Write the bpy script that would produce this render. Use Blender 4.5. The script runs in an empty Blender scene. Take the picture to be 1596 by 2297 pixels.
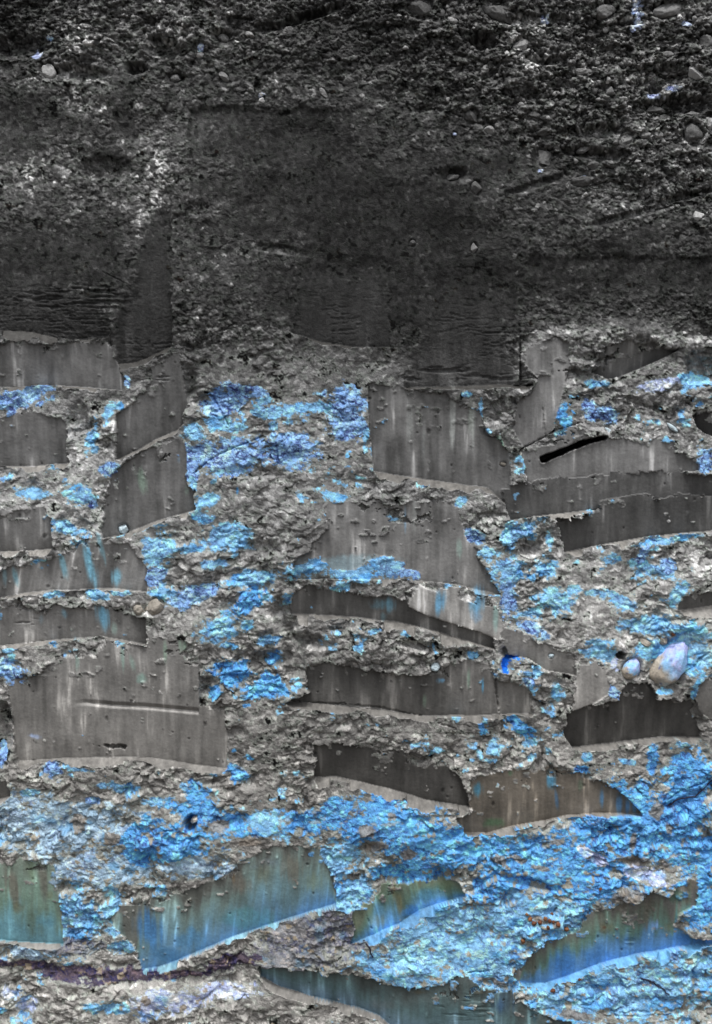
import bpy, bmesh, math, random
import numpy as np
from mathutils import Vector, Matrix, noise as mnoise

# ------------------------------------------------------------------ camera, sky, sun, exposure
C = bpy.context.scene.collection
scene = bpy.context.scene
W0, H0 = 1596.0, 2297.0          # wall patch seen by the photo, in millimetres
FOOT = 450.0                     # wall below the view, mm
CAM_DIST = 3.6
ZC = (H0 / 2 + FOOT) / 1000.0
cam_d = bpy.data.cameras.new("camera")
cam = bpy.data.objects.new("camera", cam_d); C.objects.link(cam)
cam_d.sensor_fit = 'VERTICAL'; cam_d.sensor_height = 24.0
cam_d.lens = 24.0 * CAM_DIST / (H0 / 1000.0)
cam_d.clip_start = 0.05; cam_d.clip_end = 500
cam.location = (0, -CAM_DIST, ZC); cam.rotation_euler = (math.radians(90), 0, 0)
scene.camera = cam

SUN_EL, SUN_AZ = math.radians(64), math.radians(-28)   # azimuth: from the wall normal, minus = left
world = bpy.data.worlds.new("World"); scene.world = world; world.use_nodes = True
wn = world.node_tree; wn.nodes.clear()
sky = wn.nodes.new("ShaderNodeTexSky"); sky.sky_type = 'NISHITA'; sky.sun_disc = False
sky.sun_elevation = SUN_EL; sky.sun_rotation = math.radians(180) + SUN_AZ
sky.air_density = 1.0; sky.dust_density = 4.0; sky.ozone_density = 0.6
hs = wn.nodes.new("ShaderNodeHueSaturation"); hs.inputs['Saturation'].default_value = 0.18
bg = wn.nodes.new("ShaderNodeBackground"); bg.inputs['Strength'].default_value = 0.12
wo = wn.nodes.new("ShaderNodeOutputWorld")
wn.links.new(sky.outputs[0], hs.inputs['Color']); wn.links.new(hs.outputs[0], bg.inputs['Color']); wn.links.new(bg.outputs[0], wo.inputs[0])
sd = bpy.data.lights.new("sun", 'SUN'); sd.energy = 1.75; sd.angle = math.radians(11); sd.color = (1.0, 0.985, 0.96)
sun = bpy.data.objects.new("sun", sd); C.objects.link(sun)
sdir = Vector((math.sin(SUN_AZ) * math.cos(SUN_EL), -math.cos(SUN_AZ) * math.cos(SUN_EL), math.sin(SUN_EL)))
sun.rotation_euler = sdir.to_track_quat('Z', 'Y').to_euler(); sun.location = (0, -3, 6)
scene.view_settings.view_transform = 'Standard'; scene.view_settings.look = 'None'
scene.view_settings.gamma = 1.0; scene.view_settings.exposure = 0.5
scene.cycles.max_bounces = 4

# ------------------------------------------------------------------ noise in numpy
def _h(ix, iy, s):
    n = (ix.astype(np.int64) * 374761393 + iy.astype(np.int64) * 668265263 + s * 1274126177) & 0xFFFFFFFF
    n = ((n ^ (n >> 13)) * 1274126177) & 0xFFFFFFFF
    n = ((n ^ (n >> 16)) * 2246822519) & 0xFFFFFFFF
    return ((n ^ (n >> 15)) & 0xFFFFFF).astype(np.float32) / float(0xFFFFFF)
def vnoise(x, y, s=0):                                   # value noise, about -1..1
    ix = np.floor(x); iy = np.floor(y); fx = (x - ix).astype(np.float32); fy = (y - iy).astype(np.float32)
    fx = fx * fx * fx * (fx * (fx * 6 - 15) + 10); fy = fy * fy * fy * (fy * (fy * 6 - 15) + 10)
    a = _h(ix, iy, s); b = _h(ix + 1, iy, s); c = _h(ix, iy + 1, s); d = _h(ix + 1, iy + 1, s)
    return ((a + (b - a) * fx) * (1 - fy) + (c + (d - c) * fx) * fy) * 2 - 1
def fbm(x, y, s=0, o=4, g=0.5):
    t = np.zeros(np.broadcast(x, y).shape, np.float32); a = 1.0; n = 0
    for k in range(o):
        t += a * vnoise(x * 2 ** k + 17.3 * k, y * 2 ** k - 9.1 * k, s + k * 31); n += a; a *= g
    return t / n * 1.35
def plates(x, y, s, tilt=1.0, conv=0.5, crev=0.4):       # faceted clods: every cell a tilted domed plate
    ix = np.floor(x); iy = np.floor(y)
    f1 = np.full(x.shape, 9, np.float32); f2 = f1.copy(); hh = np.zeros(x.shape, np.float32); ci = np.zeros(x.shape, np.float32)
    for a in (-1, 0, 1):
        for b in (-1, 0, 1):
            jx = ix + a; jy = iy + b
            dx = (x - jx - _h(jx, jy, s)).astype(np.float32); dy = (y - jy - _h(jx, jy, s + 1)).astype(np.float32)
            d = dx * dx + dy * dy
            r = _h(jx, jy, s + 2)
            h = (r * 2 - 1) + tilt * ((_h(jx, jy, s + 3) - .5) * 2 * dx + (_h(jx, jy, s + 4) - .65) * 2 * dy)
            m = d < f1
            f2 = np.where(m, f1, np.minimum(f2, d)); hh = np.where(m, h, hh); ci = np.where(m, r, ci); f1 = np.where(m, d, f1)
    e = np.sqrt(f2) - np.sqrt(f1)
    return hh - conv * f1 * 2 - crev * np.exp(-e / 0.09), ci, e
def sst(a, b, v):
    t = np.clip((v - a) / (b - a), 0, 1); return t * t * (3 - 2 * t)
def lin(c):
    c = np.asarray(c, np.float32) / 255.0
    return np.where(c <= 0.04045, c / 12.92, ((c + 0.055) / 1.055) ** 2.4)

# ------------------------------------------------------------------ sampling grid of the bank (mm, y down from the top of the view)
STEP = 1.9
def axis(a, b, lo, hi):
    core = np.arange(a, b + STEP, STEP); l = []; v = a; st = STEP
    while v > lo: st = min(st * 1.06, 30); v -= st; l.append(v)
    r = []; v = core[-1]; st = STEP
    while v < hi: st = min(st * 1.06, 30); v += st; r.append(v)
    return np.array(l[::-1] + list(core) + r)
xs = axis(-40, W0 + 40, -1700, W0 + 1700); ys = axis(-40, H0 + 40, -450, H0 + FOOT + 60)
NX, NY = len(xs), len(ys)
X, Y = np.meshgrid(xs, ys)
X = X.astype(np.float32); Y = Y.astype(np.float32)

TILE = {'TL': (0, 0), 'TR': (795.3, 0), 'ML': (0, 533.8), 'MR': (795.3, 533.8), 'LL': (0, 1143.8), 'LR': (795.3, 1143.8),
        'BL': (0, 1686.7), 'BR': (795.3, 1686.7), 'D': (0, 0)}
def T(t, pts):
    k = 1.0 if t == 'D' else 0.5017
    return [(TILE[t][0] + p[0] * k, TILE[t][1] + p[1] * k) for p in pts]

GX = np.arange(0, 1601, 200.0); GY = np.arange(0, 2301, 200.0)
def gridmap(rows):
    g = np.array(rows, np.float32)
    xi = np.clip(X / 200.0, 0, 7.999); yi = np.clip(Y / 200.0, 0, g.shape[0] - 1.001)
    x0 = xi.astype(int); y0 = yi.astype(int); fx = xi - x0; fy = yi - y0
    fx = fx * fx * (3 - 2 * fx); fy = fy * fy * (3 - 2 * fy)
    return (g[y0, x0] * (1 - fx) + g[y0, x0 + 1] * fx) * (1 - fy) + (g[y0 + 1, x0] * (1 - fx) + g[y0 + 1, x0 + 1] * fx) * fy

GRAY = gridmap([
    [48, 66, 78, 66, 50, 72, 70, 76, 74],
    [66, 92, 72, 66, 66, 64, 76, 80, 78],
    [90, 78, 92, 68, 52, 52, 62, 76, 82],
    [62, 66, 72, 66, 52, 56, 60, 60, 58],
    [108, 100, 96, 98, 96, 78, 112, 122, 116],
    [150, 146, 132, 132, 128, 118, 130, 135, 140],
    [150, 156, 140, 124, 110, 132, 140, 150, 150],
    [138, 138, 138, 134, 122, 138, 150, 152, 156],
    [128, 126, 128, 118, 112, 122, 134, 128, 122],
    [142, 142, 134, 128, 128, 138, 148, 140, 138],
    [140, 140, 138, 134, 134, 138, 144, 140, 140],
    [160, 158, 150, 140, 140, 140, 140, 140, 140],
    [164, 160, 152, 140, 140, 140, 140, 140, 140]])
AMP0 = None
AMP = gridmap([
    [1.35, 1.35, 1.2, 1.05, .95, 1.15, 1.25, 1.25, 1.3],
    [.75, .85, .8, .7, .65, .9, 1.15, 1.3, 1.4],
    [.45, .6, .6, .45, .32, .4, .7, .85, .9],
    [.42, .45, .5, .45, .35, .36, .55, .7, .7],
    [.6, .7, .85, .75, .6, .6, 1.0, 1.2, 1.2],
    [.9, .95, 1.0, .95, .8, .8, .9, 1.1, 1.1],
    [.9, .95, .9, .8, .8, .9, 1.0, 1.0, 1.0],
    [.95, .95, .95, 1.0, 1.0, 1.0, 1.0, .9, 1.0],
    [.8, .8, .95, .95, .8, .8, .9, .9, .9],
    [.9, .95, 1.0, .95, .8, .9, .95, 1.0, 1.0],
    [.9, .95, .95, .9, .9, 1.0, 1.1, 1.0, 1.0],
    [.8, .8, .8, .8, .8, .9, .9, .9, .9],
    [.8, .8, .8, .8, .8, .9, .9, .9, .9]])

def ell(x, y, rx, ry, a=0.0):
    a = math.radians(a); ca, sa = math.cos(a), math.sin(a); dx = X - x; dy = Y - y
    return ((dx * ca + dy * sa) / rx) ** 2 + ((-dx * sa + dy * ca) / ry) ** 2
# soft smears of the spade in the topsoil: flatter and darker
SMEAR = np.zeros_like(X)
for (x, y, rx, ry, a) in [(500, 300, 90, 70, 0), (640, 330, 150, 60, 8), (700, 440, 200, 90, 5), (60, 260, 100, 60, 0), (275, 220, 34, 70, 5), (1330, 600, 190, 34, -16), (1420, 540, 160, 26, -18), (230, 360, 60, 40, 0),
        (900, 520, 200, 130, 0), (1010, 620, 220, 70, 0), (60, 560, 120, 60, 0), (350, 560, 26, 110, 3), (130, 640, 130, 40, 8), (820, 620, 120, 50, 0), (1100, 370, 120, 30, -10)]:
    SMEAR = np.maximum(SMEAR, np.exp(-ell(x, y, rx, ry, a) ** 2 * (1 + .0)))
GTOP = gridmap([[50, 72, 86, 66, 50, 70, 72, 78, 76], [68, 88, 68, 62, 62, 62, 76, 80, 78], [84, 70, 88, 60, 52, 52, 60, 76, 82], [58, 58, 62, 58, 52, 52, 58, 58, 58], [58, 58, 62, 58, 56, 58, 62, 62, 60]] + [[60] * 9] * 8)
WX = X + 6 * fbm(X / 30, Y / 26, 931, 3); WY = Y + 9 * fbm(X / 34, Y / 30, 932, 3)
SINK = np.zeros_like(X)
for (x0, x1, y0, y1, a0, a1, b0, b1, dp) in [(420, 900, 236, 400, 9, 200, 16, 70, 8), (425, 560, 380, 470, 3, 60, 40, 50, 3), (-900, 150, 255, 390, 10, 70, 30, 60, 3), (300, 384, 420, 800, 40, 2, 90, 8, 6), (-900, 310, 480, 660, 30, 60, 70, 40, 3), (-900, 240, 225, 330, 10, 60, 40, 50, 2),
        (245, 300, 230, 330, 20, 4, 40, 40, 4), (640, 1190, 470, 720, 90, 90, 60, 60, 3), (860, 1180, 570, 760, 6, 30, 60, 30, 5), (1180, 1700, 570, 690, 12, 60, 12, 60, 6), (550, 880, 560, 740, 80, 30, 60, 30, 4), (450, 700, 480, 560, 60, 60, 30, 40, 2)]:
    w = sst(x0, x0 + a0, WX) * sst(x1, x1 - a1, WX) * sst(y0, y0 + b0, WY) * sst(y1, y1 - b1, WY)
    SMEAR = np.maximum(SMEAR, w); SINK = SINK + dp * w
for (x, y, rx, ry, a) in [(880, 1632, 190, 30, 8), (1370, 1390, 110, 55, 0), (640, 1120, 130, 55, 0), (1380, 1715, 90, 28, 0), (100, 1495, 90, 34, -8), (620, 1640, 90, 50, 0), (520, 1120, 70, 40, 0), (60, 1600, 40, 40, 0), (1320, 1280, 70, 30, 0),
        (120, 1070, 80, 20, 0), (700, 1200, 50, 60, 0), (1260, 870, 60, 20, 0), (330, 2215, 220, 24, 0), (600, 2250, 120, 24, 8), (1050, 2100, 160, 70, -14), (760, 860, 120, 26, 0), (1450, 1000, 90, 26, 0)]:
    AMP = AMP * (1 - .5 * np.exp(-ell(x, y, rx, ry, a) * (1 + .4 * fbm(X / 30, Y / 30, 77, 2))))
AMP = AMP * (1 - .68 * SMEAR); GTOP = GTOP * (1 - .22 * SMEAR)

# ------------------------------------------------------------------ crumbled soil relief (h = mm towards the viewer)
# boundary between dark topsoil and the clay under it
BX = [-2000, 0, 130, 320, 500, 620, 760, 878, 1000, 1170, 1200, 1300, 1450, 1596, 4000]
BYv = [740, 742, 745, 762, 790, 725, 735, 780, 800, 790, 725, 715, 725, 735, 735]
bnd = np.interp(X, BX, BYv) + 14 * fbm(X / 40, Y / 40, 5)
TOP = sst(34, -30, Y - bnd + 16 * fbm(X / 16, Y / 13, 6, 3))                                 # 1 in the topsoil
# gravel band
gb = np.interp(X, [-2000, 0, 300, 650, 900, 1150, 1300, 1600, 4000], [150, 170, 165, 160, 215, 300, 430, 520, 520]) + 40 * fbm(X / 90, Y / 90, 8)
GRAV = sst(25, -25, Y - gb)
GRAY = np.where(Y > 640, GRAY * 1.0, GRAY); GRAY = GRAY * (1 - TOP) + GTOP * TOP
GRAV = GRAV * (.62 + .38 * sst(500, 900, X + 300 * fbm(X / 200, Y / 200, 3)))

w1 = fbm(X / 55, Y / 55, 11, 3); w2 = fbm(X / 55, Y / 55, 71, 3)
w3 = fbm(X / 11, Y / 11, 12, 3); w4 = fbm(X / 11, Y / 11, 72, 3)
XW = X + 14 * w1 + 3.6 * w3; YW = Y + 11 * w2 + 3.0 * w4
sh = 0.12 * (X - 800)                                       # beds tilt a little
def terrace(n):                                            # flakes: level tops, steep ragged rims
    f = n - np.floor(n); return np.floor(n) + sst(.62, 1, f) * .8 + f * .2
P1, c1, e1 = plates(XW / 70, (YW + sh) / 44, 100, .8, .5, .12)
P2, c2, e2 = plates(XW / 31 + 5, (YW + sh) / 21, 200, .8, .5, .6)
P3, c3, e3 = plates(XW / 13, YW / 9.6, 300, .5, .6, .8)
P4, c4, e4 = plates((X + 4 * w3) / 6.8, (Y + 4 * w4) / 5.6, 400, .4, .6, .5)
T1 = terrace(fbm((X + 5 * w3) / 64, (Y + sh + 5 * w4) / 36, 151, 4, .55) * 3.0)
T2 = terrace(fbm((X + 3 * w3) / 27, (Y + sh + 3 * w4) / 17, 161, 4, .6) * 2.6)
big = fbm(X / 230, Y / 170, 21, 3)
fine = fbm(X / 5.0, Y / 4.4, 33, 2, .8)
fine3 = fbm(X / 13, Y / 10, 35, 3, .75)
def billow(sx, sy, sd, o=3):                              # rounded crumbs parted by sharp crevices
    t = 0; a = 1.0; n = 0
    for q in range(o):
        t = t + a * (np.sqrt(np.abs(vnoise((X + 5 * w3) / sx * 2 ** q, (Y + 4 * w4) / sy * 2 ** q, sd + q * 7)) + .004) * 2 - 1.15); n += a; a *= .55
    return t / n
B0 = billow(84, 58, 1051); B1 = billow(34, 26, 1101); B2 = billow(15, 12.5, 1151); B3 = billow(7.5, 6.8, 1181, 2)
clodw = sst(-.35, .5, fbm(X / 85, Y / 70, 51, 3))            # where big clods stand out and where it is scraped flatter
rough_d = (P1 * 7.5 * (.15 + 1.0 * clodw) + P2 * (.4 + 4.4 * clodw) + T1 * (.8 + 2.4 * clodw) + T2 * (.2 + .8 * clodw) + P3 * (.3 + .5 * clodw) + P4 * .5 + B0 * (1.0 + 6.5 * clodw) + B1 * (1.0 + 3.4 * clodw) + B2 * (1.6 + 1.5 * clodw) + B3 * 1.1 + fine * .45) * AMP
rough_top = (P1 * 2.4 + P2 * 1.6 * (.3 + clodw) + T1 * .8 + T2 * .4 + P3 * .8 + P4 * 1.3 + B1 * 2.0 * (.3 + clodw) + B2 * 2.6 + B3 * 1.9 + fine * .8) * AMP
P5, c5, e5 = plates((X + 6 * w3) / 24, (Y + 5 * w4) / 18, 450, .6, .7, .4)
P6, c6, e6 = plates((X + 4 * w4) / 9.5, (Y + 4 * w3) / 8.8, 470, .5, .8, .4)
rough_top = rough_top * .95 + (P6 * 1.1 + P5 * .9 * clodw) * AMP
rough_grav = (P5 * 4.2 + P6 * 2.6 + B1 * 4.0 + P1 * 6.5 + P2 * 4.2 + P3 * 1.6 + P4 * 1.9 + T1 * 1.2 + B2 * 2.4 + B3 * 1.4 + fine * .7) * AMP * .88
DET = rough_d * (1 - TOP) + (rough_top * (1 - GRAV) + rough_grav * GRAV) * TOP
# fibrous horizontal tearing in the topsoil
tear = fbm(X / 22 + w1, Y / 4.4 + 1.5 * w2, 91, 3)
DET -= TOP * (1 - GRAV) * .9 * sst(.2, .6, tear) * sst(-.1, .5, fbm(X / 120, Y / 90, 92, 2))
BASE = big * 13 - SINK * TOP
# hand-placed relief: x, y, rx, ry, angle, height
def ell(x, y, rx, ry, a=0.0):
    a = math.radians(a); ca, sa = math.cos(a), math.sin(a); dx = X - x; dy = Y - y
    return ((dx * ca + dy * sa) / rx) ** 2 + ((-dx * sa + dy * ca) / ry) ** 2
RELIEF = [  # hollows
    (365, 105, 42, 22, 10, -34), (302, 153, 20, 11, 0, -40), (40, 105, 60, 26, 0, -26), (180, 165, 60, 14, 5, -22), (490, 80, 26, 12, 15, -20), (1084, 92, 24, 15, 0, -44),
    (1230, 45, 90, 14, 0, -18), (680, 40, 90, 9, -18, -30), (1520, 235, 60, 22, 0, -34), (1508, 165, 30, 18, 25, -30), (1340, 295, 60, 16, 0, -26),
    (1210, 135, 28, 8, 10, -28), (1330, 345, 60, 12, 8, -26), (1540, 440, 60, 7, -12, -26), (1420, 480, 110, 7, -14, -12), (1200, 415, 70, 8, -18, -14),
    (1018, 392, 34, 14, -5, -16), (240, 375, 55, 26, 0, -16), (630, 560, 60, 10, 10, -8), (395, 172, 20, 10, 0, -14), (1400, 1470, 1, 1, 0, 0),
    (1365, 812, 55, 14, 12, -24), (1575, 830, 34, 34, 30, -40), (1560, 905, 20, 10, 0, -10),
    (425, 1850, 12, 14, 0, -60), (640, 1385, 26, 40, 0, -46), (660, 1470, 22, 60, 0, -30), (455, 1560, 20, 40, 0, -24), (590, 1475, 30, 12, -10, -26), (425, 870, 14, 40, 0, -24), (180, 955, 26, 40, 0, -22), (590, 1230, 40, 16, 0, -20), (1190, 1230, 30, 20, 0, -20), (700, 1440, 40, 12, 10, -22), (950, 1450, 50, 10, 8, -20), (10, 1640, 16, 60, 0, -30), (8, 1600, 14, 20, 0, -20), (1562, 1620, 20, 60, -10, -28),
    (1146, 1466, 26, 12, 0, -34), (1134, 1490, 12, 16, 20, -30), (1172, 1454, 16, 8, 30, -30), (1220, 1000, 20, 40, 0, -10), (1150, 1010, 16, 55, 0, -14), (1100, 925, 30, 34, 0, -10),
    (1240, 1560, 28, 40, 0, -12), (1118, 1560, 4, 48, 3, -8), (910, 2035, 40, 14, 15, -16), (1060, 1990, 30, 20, 0, -20), (1190, 1985, 60, 10, 12, -22), (130, 1995, 50, 10, 0, -14),
    (180, 2090, 55, 50, 0, -12), (300, 2190, 280, 22, 2, -10), (590, 1690, 60, 12, 4, 4), (760, 1360, 20, 8, 0, -12), (258, 1676, 26, 8, 0, -20),
    (560, 1060, 60, 14, 0, -10), (270, 2212, 30, 6, -10, -8),
    # swellings
    (835, 1468, 66, 44, -8, 20), (1250, 1290, 60, 40, 0, 8), (1330, 1400, 90, 50, 0, 12), (880, 1460, 40, 30, 0, 12), (600, 1400, 50, 60, 0, 16),
    (1300, 760, 80, 26, 0, 18), (1420, 745, 60, 20, 0, 20), (1330, 815, 44, 18, 0, 16), (1520, 770, 50, 20, 0, 18), (150, 70, 90, 40, 0, 14), (180, 120, 50, 30, 0, 14),
    (330, 1368, 40, 22, 0, 16), (1580, 1300, 40, 30, 0, 14), (1060, 2000, 40, 34, 0, 22), (1010, 1860, 120, 40, 8, 10), (340, 1880, 120, 60, 0, 10),
    (1160, 140, 60, 40, 0, 12), (1350, 1180, 60, 16, 0, 0), (1370, 1450, 26, 16, 0, 10), (450, 80, 30, 12, 0, 12), (1080, 1010, 20, 14, 0, 8), (600, 1540, 60, 40, 0, 10),
    (1440, 2000, 80, 30, 0, 16), (1200, 2120, 60, 40, 0, 12), (330, 2240, 60, 30, 0, 10), (1450, 1470, 120, 60, 0, 8), (1105, 965, 22, 12, 0, 14), (540, 860, 90, 26, 0, 8),
]
for (x, y, rx, ry, a, hh) in RELIEF:
    e = ell(x, y, rx, ry, a) * (1 + .35 * w3 + .3 * w1)
    BASE += hh * (np.exp(-e * e * .9) if hh < 0 else np.exp(-e))

# ------------------------------------------------------------------ colour of the crumbled soil
gcol = GRAY[..., None] * np.ones(3, np.float32)
warm = sst(1000, 1900, Y)[..., None]
gcol = gcol * (1 + warm * np.array([.015, 0, -.022], np.float32))
mott = fbm(X / 34, Y / 26, 41, 4, .65)
chip = (1 - .45 * SMEAR * TOP) * ((c3 - .5) * .22 + (c2 - .5) * .18 + (c4 - .5) * .16 + .06 * fine3)
gcol = gcol * (1 + .15 * mott + chip * (1 - .25 * TOP) + TOP * (.42 * (c6 - .5) + .40 * GRAV * (c5 - .5) + .3 * (c4 - .5)))[..., None]
pale = sst(.62, .95, c4 * .5 + c3 * .5 + .12 * fine) * (1 - .6 * SMEAR * TOP)                 # pale grains
gcol = gcol * (1 + pale * (.30 + .12 * TOP * sst(-.1, .6, mott)))[..., None]
dk = sst(.30, .12, c4 * .55 + c3 * .45)
gcol = gcol * (1 - .18 * dk)[..., None]
# pale chalky patches: x, y, rx, ry, ang, gain
for (x, y, rx, ry, a, g) in [(175, 88, 42, 46, 20, 1.0), (185, 235, 46, 20, 25, 1.1), (345, 400, 26, 85, 8, .75), (110, 375, 110, 45, 5, .5), (65, 420, 12, 30, 0, .6), (75, 185, 30, 20, 0, .7),
        (320, 500, 18, 34, 10, .8), (580, 110, 60, 20, 0, .25), (390, 78, 110, 22, 0, .6), (1165, 95, 40, 34, 0, .8), (1150, 45, 90, 18, 0, .5), (1350, 180, 140, 50, 15, .3), (1480, 30, 90, 26, 0, .4),
        (500, 545, 14, 26, 0, .5), (165, 640, 34, 16, 0, .8), (540, 735, 90, 10, 3, .5), (490, 750, 40, 12, 0, .6), (1240, 745, 66, 22, 0, .2), (1410, 748, 46, 16, 0, .3), (1520, 765, 60, 20, 0, .2),
        (1215, 345, 20, 22, 0, .6), (1180, 135, 22, 20, 0, .8), (1470, 155, 90, 30, 10, .2), (1066, 555, 12, 14, 0, .9), (925, 525, 10, 10, 0, .6), (610, 190, 60, 26, 0, .4), (700, 205, 30, 20, 0, .4),
        (1500, 300, 90, 30, 10, .35), (1450, 440, 90, 26, -12, .35), (395, 655, 12, 8, 0, .9), (440, 715, 20, 8, 0, .9), (1300, 600, 60, 16, -10, .2), (1345, 480, 40, 40, 0, .2), (1470, 560, 60, 26, -20, .25)]:
    wgt = np.exp(-ell(x, y, rx, ry, a) * (1 + .5 * w3)) * sst(-.55, .5, w4 + .6 * (c4 - .5) + .5 * (c3 - .5))
    gcol = gcol * (1 + g * 1.05 * wgt * (.55 + .8 * sst(.4, .8, .5 * c4 + .3 * c3 + .2 + .15 * fine3)))[..., None]

salt = sst(.90, .97, c4) * sst(2.6, 1.2, e4 * 0 + np.abs(fine) * 3) * TOP
gcol = gcol * (1 + .35 * salt * sst(-.3, .5, mott))[..., None]

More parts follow.
